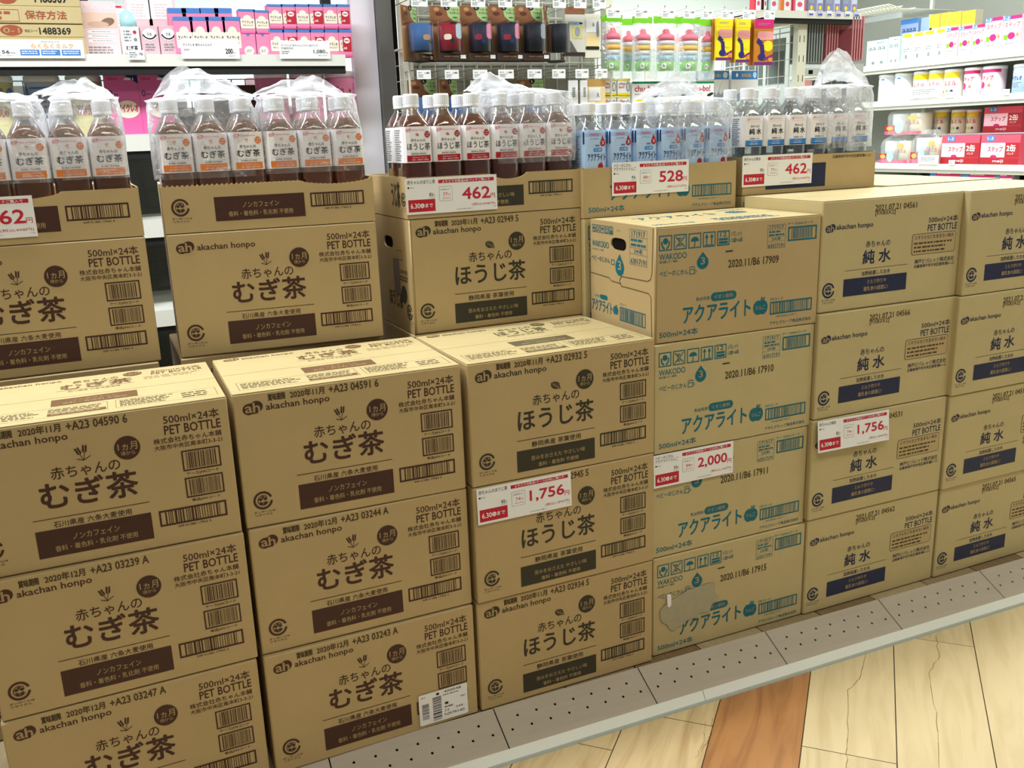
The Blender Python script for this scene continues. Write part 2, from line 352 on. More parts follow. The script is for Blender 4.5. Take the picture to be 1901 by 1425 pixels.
ORANGE = mat('label_orange', (226, 130, 62), 0.4, 0.4)
PINKL = mat('label_pink', (222, 90, 130), 0.4, 0.4)
LRED = mat('label_dark_red', (172, 34, 44), 0.4, 0.4)

# ---------------------------------------------------------------- the setting
def struct(name, mb, parent=None, **k):
    o = mb.build(name, parent); o['kind'] = 'structure'
    for a, b in k.items(): o[a] = b
    return o
f = MB(); f.box(-2.2, -2.6, FZ - 0.08, 6.2, 5.2, FZ - 0.0012, mat('floor_joint', (70, 54, 32), 0.8)); floor = struct('floor', f)
PALE = wood('plank_pale_wood', (216, 196, 152), (202, 180, 134), 0.8, knots=0.12)
PALE2 = wood('plank_pale_wood_grey', (212, 192, 148), (192, 170, 126), 1.0, knots=0.2)
ORANGEW = wood('plank_orange_wood', (178, 126, 76), (142, 92, 52), 0.8, knots=0.5)
TANW = wood('plank_tan_wood', (210, 186, 140), (184, 154, 108), 1.1, knots=0.25)
SP = 0.1728; S0 = 0.547; q2 = math.sqrt(0.5)
joints = {-3: .2, -2: .75, -1: .33, 0: .467, 1: .02, 2: .458, 3: .948, 4: .30, 5: .7, 6: .1}
def plank(k, t0, t1, m):
    g = 0.0011; s0 = S0 + k * SP + g; s1 = S0 + (k + 1) * SP - g; t0 += g; t1 -= g
    mb = MB(); P = [((s + t) * q2, (t - s) * q2) for s, t in ((s0, t0), (s1, t0), (s1, t1), (s0, t1))]
    mb.prism(P, FZ - 0.006, FZ, m, 'z'); return mb.build('plank', floor)
for k in range(-14, 30):
    j = joints.get(k, (k * 0.37) % 0.9)
    for i in range(-4, 7):
        t0 = j + 0.92 * i; t1 = t0 + 0.92
        c = ((S0 + (k + .5) * SP + (t0 + t1) / 2) * q2, ((t0 + t1) / 2 - S0 - (k + .5) * SP) * q2)
        if (c[1] > 0.35 and c[0] < 2.6) or c[1] > 4.4 or c[1] < -2.4 or c[0] < -2 or c[0] > 5.3: continue
        m = ORANGEW if (k, i) in ((1, 0), (-3, 0), (6, -1), (-5, -1)) else (TANW if (k < 1 and k > -5) or k == 7 else (PALE2 if (k + i) % 2 else PALE))
        plank(k, t0, t1, m)
CRK = mat('wood_crack', (136, 108, 70), 0.8)
def crack(pts, w=0.0015, seed=1):
    r = random.Random(seed); p = [Vector(a) for a in pts]; out = []
    for a, b in zip(p, p[1:]):
        for i in range(6): v = a.lerp(b, i / 6); out.append((v.x + r.uniform(-.002, .002), v.y + r.uniform(-.002, .002)))
    out.append(tuple(p[-1])); pr = Print('top', 0.0002)
    for (a, b), (c, d) in zip(out, out[1:]): pr.line([(a, b), (c, d)], w * r.uniform(.4, 1), CRK)
    o = pr.build('wood_crack', floor); o.location.z = FZ
crack([(1.31, -.113), (1.22, -.185), (1.17, -.205), (1.05, -.33), (.98, -.40)], seed=2)
crack([(1.51, -.13), (1.44, -.20), (1.37, -.235), (1.27, -.345), (1.12, -.49)], seed=3)
crack([(.855, -.155), (.82, -.20), (.77, -.235)], 0.0015, seed=4); crack([(.835, -.16), (.79, -.215), (.75, -.245)], 0.001, seed=5)

c = MB(); c.box(-2.2, -2.6, CZ, 6.2, 5.2, CZ + 0.05, mat('ceiling_white', (225, 226, 220), 0.8)); struct('ceiling', c)
w = MB(); w.box(-2.2, 4.95, FZ, 6.2, 5.05, CZ, mat('wall_white', (232, 240, 240), 0.6)); struct('wall_back', w)
w = MB(); w.box(5.62, -2.6, FZ, 5.72, 4.95, CZ, mat('wall_white', (232, 240, 240), 0.6)); struct('wall_right', w)

# platform the cartons stand on: old-wood deck, perforated grey nosing in short lengths, white edge strip
def PY(x): return -0.003 - 0.016 * (x - 0.43)
plat = thing('display_platform', 'low display platform under all the stacked cartons, grey perforated nosing and white edge', 'platform', (0, 0, 0))
b = MB(); b.box(-1.4, 0.03, FZ, 2.9, 1.2, -0.004, DARK); b.box(-1.4, -0.06, FZ, 2.9, 0.03, -0.05, DARK); b.build('base', plat)
OLDW = [mat('old_wood_a', (150, 130, 98), 0.6, var=0.3, vscale=18, stretch=(6, 1, 1)), mat('old_wood_b', (128, 106, 76), 0.6, var=0.35, vscale=18, stretch=(6, 1, 1)), mat('old_wood_c', (168, 150, 116), 0.6, var=0.25, vscale=18, stretch=(6, 1, 1))]
for i in range(-8, 14):
    x0 = 0.598 + i * 0.167; x1 = x0 + 0.164; mb = MB()
    mb.prism([(x0, PY(x0) + .0015), (x1, PY(x1) + .0015), (x1, 1.15), (x0, 1.15)], -0.010, -0.0015, OLDW[(i * 7) % 3], 'z'); mb.build('deck_plank', plat)
NOSE = mat('grey_nosing', (186, 174, 158), 0.55, 0.3, var=0.10, vscale=7, stretch=(1, 14, 1))
LN = math.hypot(0.080, 0.040)
def nosing_mesh():
    L = 0.3335; cu = bpy.data.curves.new('n', 'CURVE'); cu.dimensions = '2D'; cu.fill_mode = 'BOTH'; cu.extrude = 0.0015
    def loop(pts):
        sp = cu.splines.new('POLY'); sp.points.add(len(pts) - 1); sp.use_cyclic_u = True
        for p, a in zip(sp.points, pts): p.co = (a[0], a[1], 0, 1)
    loop([(0.001, 0), (L - .001, 0), (L - .001, LN), (0.001, LN)])
    for r_, (v, o_) in enumerate(((0.062, 0.021), (0.036, 0.0))):
        for k in range(8):
            x = 0.021 + k * 0.0417 + (o_ if r_ == 0 else 0) * 1.0
            if x > L - 0.01: continue
            loop([(x + 0.0029 * math.cos(a), v + 0.0029 * math.sin(a)) for a in [2 * math.pi * j / 8 for j in range(8)]])
    o = bpy.data.objects.new('n', cu); COL.objects.link(o); dg = bpy.context.evaluated_depsgraph_get(); dg.update()
    me = bpy.data.meshes.new_from_object(o.evaluated_get(dg)); bpy.data.objects.remove(o); me.name = 'nosing_panel'; me.materials.clear(); me.materials.append(NOSE); return me
nm = nosing_mesh()
SEAMS = [0.431 + 0.334 * k for k in range(-4, 7)]
backing = MB(); backing.prism([(0.0, -0.012), (-0.076, -0.0500), (-0.076, -0.0540), (0.0, -0.03)], -1.2, 2.8, DARK, 'x'); bo = backing.build('nosing_backing', plat); bo.rotation_euler.z = -0.016
for x in SEAMS:
    o = link('nosing_panel', nm, plat); o.rotation_euler = Matrix.Rotation(-0.016, 3, 'Z').to_euler()
    o.rotation_euler = (Matrix.Rotation(-0.016, 3, 'Z') @ Matrix.Rotation(math.atan2(0.040, 0.080), 3, 'X')).to_euler(); o.location = (x, PY(x) - 0.080, -0.0402)
EDGE = mat('edge_strip_white', (240, 242, 232), 0.4, 0.4, var=0.04, vscale=6)
for x0, x1 in ((-1.2, 0.875), (0.8765, 2.75)):
    mb = MB()
    for q in ([(-0.0835, -0.0392), (-0.0960, FZ + .0045), (-0.0960, FZ + .0025), (-0.0835, FZ + .0025)],): mb.prism([(a + PY(x0) + .003, z) for a, z in q][::-1], x0, x1, EDGE, 'x')
    o = mb.build('edge_strip', plat)
    for v in o.data.vertices:
        if v.co.x > x0 + 0.01: v.co.y += PY(x1) - PY(x0)
mb = MB(); mb.prism([(-0.084, FZ + .0024), (-0.100, FZ + .0024), (-0.102, FZ), (-0.084, FZ)][::-1], -1.2, 2.75, mat('edge_lip_grey', (170, 176, 164), 0.5), 'x'); o = mb.build('edge_lip', plat)
for v in o.data.vertices: v.co.y += PY(v.co.x) + .003

# ---------------------------------------------------------------- carton prints
HM, HA, HW = 0.2384, 0.2324, 0.2388
def common_right(p, I):
    p.sec('address_print'); p.text('500ml×24本', .2993, .2058, .3851, .2217, I, 0); p.text('PET BOTTLE', .2989, .1885, .3859, .2036, I, .018)
    p.text('株式会社赤ちゃん本舗', .2808, .1747, .3856, .1841, I, .008); p.text('大阪市中央区南本町3-3-21', .2806, .1641, .3856, .1724, I, 0)
    p.sec('barcode')
    for a, b, s in ((.1228, .1579, 3), (.0766, .1112, 5)): p.frame(.3197, a, .3800, b, .0024, I); p.bars(.326, a + .004, .376, b - .004, I, 0, s)
    p.text('ケースJANコード', .3242, .1142, .3745, .1202, I); p.text('単品JANコード', .3274, .0681, .372, .0741, I)
def bottom_right(p, I):
    p.frame(.2736, .0348, .3799, .0622, .0030, I); p.bars(.283, .037, .371, .060, I, 0, 9); p.text('049 01386 17962 4', .3006, .0288, .3527, .0325, I)
def tea_print(kind, part):
    I = BROWN if kind == 'mugi' else OLIVE; p = Print(); p.base = .009
    p.sec('recycling_mark'); p.recycle(.0153, .0306, .0479, .0638, I, PAPER); p.sec('barcode'); bottom_right(p, I); p.sec('text_band')
    p.rect(.093, .0181, .262, .0632, I) if kind == 'mugi' else p.rect(.093, .014, .2615, .056, I)
    if kind == 'mugi':
        p.text('ノンカフェイン', .1444, .0415, .2127, .0515, PAPER, .006, 1); p.text('香料・着色料・乳化剤 不使用', .1172, .0255, .2379, .0353, PAPER, .004, 1)
    else:
        p.text('苦みをおさえた やさしい味', .1227, .0330, .2397, .0420, PAPER, .004, 1); p.text('香料・着色料 不使用', .1375, .0185, .2244, .0272, PAPER, .004, 1)
    if part == 'full':
        p.sec('maker_logo'); p.logo(.0146, .2000, .0478, .2228, I, PAPER); p.text('akachan honpo', .0527, .2011, .1597, .2157, I, .016); common_right(p, I)
        p.sec('age_badge'); p.circ(.2222, .1577, .2606, .1966, I, PAPER)
        p.sec('title_print')
        if kind == 'mugi':
            p.wheat(.1656, .1677, .1886, .1917, I); p.text('赤ちゃんの', .128, .1433, .2274, .163, I, .008); p.text('むぎ茶', .1089, .0965, .249, .140, I, .022)
            p.rect(.0924, .0808, .2622, .0819, I); p.text('石川県産 六条大麦使用', .1205, .0655, .2339, .0757, I, .006)
        else:
            p.leaf(.1683, .1656, .1899, .1815, I, PAPER); p.text('赤ちゃんの', .1291, .1410, .2285, .161, I, .008); p.text('ほうじ茶', .0976, .0940, .2598, .1358, I, .018)
            p.rect(.094, .0755, .2618, .0766, I); p.text('静岡県産 茶葉使用', .1248, .0595, .2305, .0705, I, .006)
    return p.parts()
def tea_top(kind):
    I = mat('ink_brown_sheen', (112, 84, 58), .5) if kind == 'mugi' else mat('ink_olive_sheen', (96, 88, 64), .5); p = Print('top'); p.sec('top_title_print')  # top ink paler than the front: grazing sheen mixed into the colour
    p.logo(.0188, .257, .0484, .279, I, PAPER); p.text('akachan honpo', .0528, .2565, .1506, .272, I, .014)
    p.text('赤ちゃんの', .1692, .2347, .2431, .2530, I, .006); p.circ(.2518, .240, .284, .272, I, PAPER)
    p.text('むぎ茶' if kind == 'mugi' else 'ほうじ茶', .150, .1927, .265, .2300, I, .02); p.rect(.1428, .187, .2683, .1880, I)
    p.text('石川県産 六条大麦使用' if kind == 'mugi' else '静岡県産 茶葉使用', .1618, .173, .2446, .183, I)
    p.rect(.138, .0858, .2693, .128, I); p.text('ノンカフェイン' if kind == 'mugi' else '苦みをおさえた やさしい味', .170, .108, .238, .118, PAPER, 0, 1); p.text('香料・着色料 不使用', .155, .093, .252, .103, PAPER, 0, 1)
    p.text('500ml×24本', .2993, .248, .3851, .264, I, 0); p.text('PET BOTTLE', .2989, .230, .3859, .245, I, .018); p.micro(.285, .200, .385, .222, 2, PAPER, 0, 4)
    p.sec('top_info_panel'); p.frame(.0161, .020, .222, .075, .0006, I); p.micro(.022, .03, .125, .068, 5, STAMP, 0, 5, .3); p.micro(.135, .045, .215, .068, 3, STAMP, 0, 6, .3); p.rect(.1346, .026, .2194, .040, I); p.micro(.14, .029, .214, .038, 1, PAPER, 1, 6)
    p.sec('top_table_print'); p.frame(.2339, .022, .390, .075, .0006, I); p.micro(.24, .028, .325, .070, 6, STAMP, 0, 7, .3); p.micro(.335, .03, .385, .068, 3, STAMP, 0, 8, .3); p.rect(.001, .0035, .399, .0040, PAPER)
    return p.parts()
def icons(p, u, v, s, I, n=5):
    d = s * 1.14
    for k in range(n): p.frame(u + d * k, v, u + d * k + s, v + s, s * .07, I)
    g = lambda k, a, b: (u + d * k + a * s, v + b * s)
    p.ell(*g(0, .5, .62), s * .2, s * .2, I); p.line([g(0, .2, .6), g(0, .25, .3), g(0, .42, .12)], s * .1, I); p.line([g(0, .8, .6), g(0, .75, .3), g(0, .58, .12)], s * .1, I)
    p.line([g(1, .15, .15), g(1, .85, .85)], s * .07, I); p.line([g(1, .15, .85), g(1, .85, .15)], s * .07, I); p.line([g(1, .5, .2), g(1, .5, .8)], s * .14, PAPER, 1); p.micro(*g(1, .35, .2), *g(1, .65, .8), 4, I, 2, 3)
    p.poly([g(2, .5 + .32 * math.cos(math.radians(a)), .45 + .3 * math.sin(math.radians(a))) for a in range(0, 181, 15)], I); p.line([g(2, .5, .5), g(2, .5, .15), g(2, .4, .12)], s * .06, I)
    if n > 3:
        for k in (.3, .7): p.line([g(3, k, .2), g(3, k, .7)], s * .08, I); p.poly([g(3, k - .14, .62), g(3, k + .14, .62), g(3, k, .88)], I)
        p.rect(*g(3, .15, .1), *g(3, .85, .16), I)
    if n > 4: p.text('12', *g(4, .25, .6), *g(4, .75, .9), I, .02); p.rect(*g(4, .15, .12), *g(4, .85, .3), I); p.rect(*g(4, .15, .36), *g(4, .85, .5), I)
def table171(p, u0, v0, u1, v1, I):
    p.frame(u0, v0, u1, v1, .0006, I); h = (v1 - v0) / 6; w = u1 - u0
    p.text('171917', u0 + w * .12, v1 - h * 1.1, u1 - w * .12, v1 - h * .25, I, .01); p.micro(u0 + w * .08, v1 - h * 3, u1 - w * .08, v1 - h * 1.4, 2, I, 0, 2)
    p.text('24本', u0 + w * .25, v1 - h * 4.0, u1 - w * .25, v1 - h * 3.2, I, .01); p.rect(u0, v1 - h * 1.3, u1, v1 - h * 1.25, I); p.rect(u0, v1 - h * 3.1, u1, v1 - h * 3.05, I); p.rect(u0, v1 - h * 4.2, u1, v1 - h * 4.15, I)
    p.text('63017191', u0 + w * .06, v0 + h * .2, u1 - w * .06, v0 + h * 1.1, I, .01)
def aqua_print(part='full'):
    I = TEAL; p = Print(); p.base = .009
    if part == 'full':
        p.sec('handling_icons'); icons(p, .0101, .1850, .0297, I); p.text('1パレット', .1795, .2015, .2053, .2118, I); p.text('12面×6段', .1788, .1895, .2072, .1985, I)
        p.sec('maker_logo'); p.text('WAKODO', .0108, .1673, .0741, .1790, I, .008); p.text('和光堂ベビー飲料', .0109, .1605, .0533, .1655, I); p.drop(.0984, .1417, .1256, .1763, I, PAPER)
        p.text('ベビーのじかん', .0111, .1347, .078, .1458, I, .006); p.frame(.0810, .1335, .0935, .1440, .0014, I); p.line([(.0800, .1465), (.0872, .1490), (.0950, .1465)], .0013, I); p.arc(.0945, .139, .002, .0032, -90, 90, I)
        p.sec('number_table'); p.rect(.1663, .1710, .1844, .1740, STAMP); table171(p, .2693, .1701, .3153, .2178, I); p.text('ケースJANコード', .3199, .2135, .3847, .2200, I)
        p.sec('barcode'); p.frame(.3214, .1816, .396, .2110, .0032, I); p.bars(.330, .186, .388, .207, I, 0, 3)
        p.sec('title_print'); p.text('乳幼児用', .0981, .078, .1299, .0854, I); p.rrect(.1333, .074, .1959, .0913, .0086, I); p.text('イオン飲料', .1410, .0782, .188, .0872, PAPER, .008, 1); p.text('ITFコード', .2819, .0602, .3158, .0660, I)
    p.sec('title_print'); p.text('アクアライト', .0676, .0353, .2321, .0700, I, .022, shear=0.0); p.apple(.2393, .0331, .2758, .0709, I, PAPER)
    p.sec('barcode'); p.frame(.2823, .0307, .392, .0577, .0028, I); p.bars(.290, .033, .385, .0555, I, 0, 9); p.text('149 87244 17191 7', .300, .0235, .352, .0270, I)
    p.sec('address_print'); p.text('アサヒグループ食品株式会社', .2827, .0085, .3919, .0160, I); p.text('500ml×24本', .012, .0105, .1033, .0245, I, .014)
    return p.parts()
def aqua_side():                     # u measured from the back edge towards the front
    I = TEAL; p = Print('left', D=.265); D = .265; q = lambda a: D - a
    icons(p, .010, .2050, .0165, I); p.text('1パレット', .118, .2130, .135, .2180, I); p.text('WAKODO', q(.2566), .1745, q(.182), .1875, I, .008); p.text('和光堂ベビー飲料', .012, .1665, .060, .1705, I)
    p.drop(q(.1538), .1217, q(.1183), .1671, I, PAPER); p.text('ベビーのじかん', q(.2599), .1434, q(.178), .1550, I, .006); p.frame(q(.172), .142, q(.158), .153, .0014, I)
    table171(p, q(.0951), .1515, q(.0267), .2227, I); p.text('アクアライト', q(.26), .0340, q(.1686), .0590, I, .018); p.apple(q(.1648), .0367, q(.1435), .0583, I, PAPER, None)
    p.rrect(q(.2227), .062, q(.1893), .0716, .0045, I); p.text('乳幼児用', q(.245), .064, q(.226), .0695, I); p.text('ITFコード', q(.135), .0605, q(.108), .065, I); p.frame(q(.1361), .0275, q(.0326), .0567, .0020, I); p.bars(q(.131), .030, q(.040), .054, I, 0, 9)
    C = mat('flap_shadow_line', (96, 74, 44), .8)
    for q_ in ([(0, .1150), (.084, .1125), (.094, .1070), (.135, .1060)], [(.128, .1120), (.136, .1215), (.240, .1240), (.2510, .1290), (.2560, .141), (.2600, .2300)], [(.128, .1120), (.134, .1010), (.180, .1010), (.244, .1000), (.2530, .0930), (.2570, .001)]): p.line(q_, .0016, C)
    return p.mesh('side_print')
def aqua_top():
    I = TEAL; p = Print('top'); p.text('アクアライト', .06, .150, .26, .195, I, .02); p.apple(.29, .15, .34, .20, I, PAPER); p.text('WAKODO', .30, .215, .37, .23, I, .01); p.text('ベビーのじかん', .05, .21, .14, .225, I); p.text('500ml×24本', .02, .03, .12, .05, I, .01); p.micro(.18, .03, .36, .08, 4, I, 0, 3)
    return p.parts()
def water_print(part='full'):
    I = NAVY; p = Print(); p.base = .009
    if part == 'full':
        p.sec('maker_logo'); p.logo(.0098, .1715, .0367, .1897, I, PAPER); p.text('akachan honpo', .0394, .1735, .1407, .1874, I, .016, shear=0)
        p.sec('address_print'); p.text('500ml×24本', .3031, .1735, .3920, .1873, I, 0); p.text('PET BOTTLE', .302, .1555, .3910, .1699, I, .014)
        p.sec('title_print'); p.text('赤ちゃんの', .1238, .1327, .1931, .1466, I, .008); p.text('純水', .1175, .0970, .1967, .1266, I, .022) if 0 else (p.text('純', .1175, .0970, .1500, .1266, I, .024), p.text('水', .1630, .0975, .1967, .1266, I, .024))
        p.rect(.0684, .0860, .2498, .0868, I); p.text('加熱殺菌したお水', .1167, .0715, .1989, .0815, I, .004)
        p.sec('notice_box')
        for L, t, r, c in ((0, 0, .006, I), (1, .0011, .0052, KRAFT)): p.rrect(.2574 + t, .1045 + t, .3898 - t, .1515 - t, r, c, L)
        p.text('ミネラルなどを含まない純水', .2651, .1385, .3827, .1475, I, .006, 2); p.micro(.264, .108, .382, .135, 3, STAMP, 2, 4, .42)
        p.sec('address_print'); p.text('神戸ビバレッジ株式会社', .2693, .0840, .3900, .0945, I, .004); p.text('兵庫県神戸市中央区御幸通8-1-21', .2687, .0745, .3910, .0825, I)
    p.sec('text_band'); p.rect(.0675, .0100, .2485, .0665, I) if part == 'tray' else p.rect(.067, .0300, .2485, .0680, I)
    if part == 'full': p.text('ミルク作りや', .1334, .0520, .1883, .0620, PAPER, 0, 1); p.text('離乳食の調理に!', .1247, .0370, .194, .0470, PAPER, 0, 1); p.sec('recycling_mark'); p.recycle(.0089, .0310, .0425, .0644, I, PAPER)
    else: p.text('兵庫県神戸市中央区御幸通8-1-21', .2687, .0745, .3910, .0825, STAMP)
    return p.parts()

# ---------------------------------------------------------------- cartons
def body_mesh(w, d, h, m, hole=None, flaps=True):
    b = MB(); b.bbox(0, 0, 0, w, d, h - .0008, m, .0022, )
    if hole is None: return b.mesh('carton_body')
    b = MB(); t = .004
    b.bbox(.0045, 0, 0, w, d, h - .0008, m, .0022)       # body; its left wall is a separate board with a hand hole
    return b.mesh('carton_body')
def wall_with_hole(d, h, hy, hz, ha, hb, m):
    cu = bpy.data.curves.new('n', 'CURVE'); cu.dimensions = '2D'; cu.fill_mode = 'BOTH'; cu.extrude = 0.0018
    def loop(pts):
        sp = cu.splines.new('POLY'); sp.points.add(len(pts) - 1); sp.use_cyclic_u = True
        for p_, a in zip(sp.points, pts): p_.co = (a[0], a[1], 0, 1)
    loop([(0.0, 0.0), (d, 0.0), (d, h), (0.0, h)]); n = 24
    loop([(hy + ha * (abs(math.cos(a)) ** .6) * (1 if math.cos(a) > 0 else -1), hz + hb * (abs(math.sin(a)) ** .75) * (1 if math.sin(a) > 0 else -1)) for a in [2 * math.pi * (j + .5) / n for j in range(n)]])
    o = bpy.data.objects.new('n', cu); COL.objects.link(o); dg = bpy.context.evaluated_depsgraph_get(); dg.update()
    me = bpy.data.meshes.new_from_object(o.evaluated_get(dg)); bpy.data.objects.remove(o); me.materials.clear(); me.materials.append(m); me.name = 'side_wall'
    me.transform(Matrix(((0, 0, 1, .0020), (1, 0, 0, 0), (0, 1, 0, 0), (0, 0, 0, 1)))); return me
def flap_mesh(w, d, m):
    b = MB(); b.box(.001, .001, -.0009, w - .001, d / 2 - .0009, .0, m); b.box(.001, d / 2 + .0009, -.0009, w - .001, d - .001, .0, m); return b.mesh('top_flap')
SPEC = dict(mugi=(.400, .285, HM), hoji=(.400, .285, HM), aqua=(.4075, .265, HA), water=(.405, .265, HW))
BODY = {}; FRONT = {}
for k_, (w_, d_, h_) in SPEC.items(): BODY[k_] = body_mesh(w_, d_, h_ - .0006, KRAFT if k_ in ('mugi', 'hoji') else KRAFT2)
BODYH = {k_: body_mesh(SPEC[k_][0], SPEC[k_][1], SPEC[k_][2] - .0006, KRAFT, True) for k_ in ('hoji', 'aqua', 'mugi')}
HOLEW = {k_: wall_with_hole(SPEC[k_][1], SPEC[k_][2] - .0016, .1415, .187 if k_ == 'aqua' else .183, .032, .0128, KRAFT) for k_ in ('hoji', 'aqua', 'mugi')}
FRONT = dict(mugi=tea_print('mugi', 'full'), hoji=tea_print('hoji', 'full'), aqua=aqua_print(), water=water_print())
TOPP = dict(mugi=tea_top('mugi'), hoji=tea_top('hoji'), aqua=aqua_top()); SIDEP = aqua_side()
p_ = Print('left', D=.285); p_.frame(.200, .150, .235, .170, .0012, OLIVE); p_.text('500ml×24本', .215, .122, .262, .132, OLIVE, .01); p_.micro(.205, .105, .262, .118, 2, OLIVE, 0, 2); p_.ell(.232, .078, .018, .019, OLIVE); p_.recycle(.245, .028, .278, .061, OLIVE, PAPER); p_.text('ほうじ茶', .13, .045, .22, .08, OLIVE, .02)
p_.rect(.17, .075, .21, .150, mat('grey_slip', (120, 112, 112), .6)); HSIDE = p_.mesh('side_print')
FLAP = {k_: flap_mesh(SPEC[k_][0], SPEC[k_][1], KRAFT2) for k_ in SPEC}
def stampm(kind, code):
    p = Print()
    if kind in ('mugi', 'hoji'):
        y, tail = code; p.text('賞味期限', .0574, .2195, .0861, .2315, STAMP, .03); p.text(y, .0941, .2190, .1517, .2318, STAMP, .026); p.text(tail, .1600, .2184, .2470, .2318, STAMP, .026)
    elif kind == 'aqua': p.text('2020.11/B6 ' + code, .1739, .1392, .2997, .1546, STAMP, .022)
    else: p.text('2021.07.21 ' + code, .1444, .2100, .2641, .2226, STAMP, .022); p.text('[FX83X2]', .1453, .1985, .2023, .2095, STAMP, .014)
    return p.mesh('date_stamp')
NAMES = dict(mugi='brown-printed barley tea carton', hoji='dark-printed roasted tea carton', aqua='teal-printed apple drink carton', water='navy-printed pure water carton')
GR = dict(mugi='barley tea cartons', hoji='roasted tea cartons', aqua='apple drink cartons', water='pure water cartons')
def carton(kind, x, y, z, rz, code, where, top=False, side=False, hidden=False):
    r = thing('cardboard_carton', NAMES[kind] + ', ' + where, 'carton', (x, y, z), rz, GR[kind])
    link('carton_body', BODYH[kind] if side else BODY[kind], r)
    if side: link('side_wall', HOLEW[kind], r, label='side wall with an open hand hole'); 
    if side: link('side_print', SIDEP if kind == 'aqua' else HSIDE, r)
    if side:
        b = MB(); b.box(.0041, .10, .165, .0044, .185, .205, DARK); b.build('hand_hole_shade', r)  # thin dark plate standing in for the shade inside the hand hole
    for n_, me_ in FRONT[kind]: link(n_, me_, r)
    if code: link('date_stamp', stampm(kind, code), r)
    if top:
        h = SPEC[kind][2] - .0006; link('top_flap', FLAP[kind], r, (0, 0, h))
        
        for n_, me_ in TOPP.get(kind, ()): link(n_, me_, r, (0, 0, h))
    return r
F_ = 'front row'
carton('mugi', -.408, .002, 2 * HM, .0004, ('2020年11月', '+A23 04590 6'), 'stamped 04590, top of the front stack farthest left', top=True)
carton('mugi', -.4066, -.0088, HM, .018, ('2020年12月', '+A23 03239 A'), 'stamped 03239, middle of the front stack farthest left')
carton('mugi', -.4098, -.0113, 0, .0147, ('2020年12月', '+A23 03247 A'), 'stamped 03247, bottom of the front stack farthest left')
carton('mugi', .0007, .0065, 2 * HM, -.009, ('2020年11月', '+A23 04591 6'), 'stamped 04591, top of the second front stack', top=True)
carton('mugi', .0016, .0011, HM, .0085, ('2020年12月', '+A23 03244 A'), 'stamped 03244, middle of the second front stack')
b0 = carton('mugi', .0012, -.0074, 0, .0191, ('2020年12月', '+A23 03243 A'), 'stamped 03243, bottom one with a white sticker')
carton('hoji', .4105, -.0045, 2 * HM, .0106, ('2020年11月', '+A23 02932 5'), 'stamped 02932, top of the front roasted tea stack', top=True)
c1 = carton('hoji', .4098, -.0054, HM, .0120, ('2020年11月', '+A23 02945 5'), 'middle of the front stack behind a 1,756 yen card')
carton('hoji', .4085, -.0003, 0, .0012, ('2020年11月', '+A23 02934 5'), 'stamped 02934, bottom of the front roasted tea stack')
carton('aqua', .8203, .0176, 3 * HA, -.0151, '17909', 'stamped 17909, topmost, with a hand hole in its side', top=True, side=True)
carton('aqua', .8182, .0127, 2 * HA, .0018, '17910', 'stamped 17910, second from the top of its stack')
carton('aqua', .8145, .0150, HA, -.0013, '17911', 'stamped 17911, behind the 2,000 yen card')
d0 = carton('aqua', .8185, .0135, 0, -.0069, '17915', 'stamped 17915, bottom one with a torn paper patch')
carton('water', 1.2308, .012, 3 * HW, -.007, '04561', 'stamped 04561, top of the fifth front stack', top=True)
carton('water', 1.2275, .0042, 2 * HW, -.0021, '04566', 'stamped 04566, second from the top of the fifth front stack')
carton('water', 1.2240, .0024, HW, -.0053, '04531', 'stamped 04531, beside a 1,756 yen card')
carton('water', 1.2275, .0061, 0, -.0063, '04562', 'stamped 04562, bottom of the fifth front stack')
for i, (x, y, cd, t) in enumerate(((1.6376, .0014, '04565', 'bottom'), (1.6325, -.0057, '04518', 'second from the bottom'), (1.6300, -.0096, '04571', 'third from the bottom'), (1.6376, -.0070, '04560', 'top'))):
    carton('water', x, y, i * HW, 0, cd, t + ' of the front stack farthest right', top=(i == 3))
# back row
YB = .289; ZB = 3 * HM
for i in range(3):
    for n, (k_, x, y, t) in enumerate((('mugi', -.489, .340, 'farthest left'), ('mugi', -.049, .338, 'second from the left'), ('hoji', .410, .297, 'third from the left'))):
        carton(k_, x, y, i * HM, 0, None, ORD[i] + ' from the floor, back stack ' + t)
carton('mugi', -.4839, .340, ZB, .009, None, 'back row at the left edge under an open tray')
carton('mugi', -.0469, .340, ZB, -.050, None, 'whole, in the back row below the ragged tray')
carton('hoji', .4129, .2969, ZB, .0150, ('2020年11月', '+A23 02949 5'), 'stamped 02949, in the back row', side=True)
for i in range(4):
    carton('aqua', .812, .289, i * HA, 0, None, ORD[i] + ' from the floor in its back stack')
    carton('water', 1.236, .289, i * HW, 0, None, ORD[i] + ' from the floor, under the water tray')
    carton('water', 1.690, .285, i * HW, 0.004, None, ORD[i] + ' from the floor, second row, right end', top=(i == 3))
    carton('water', 1.700, .556, i * HW, -0.004, None, ORD[i] + ' from the floor, third row, right end', top=(i == 3))

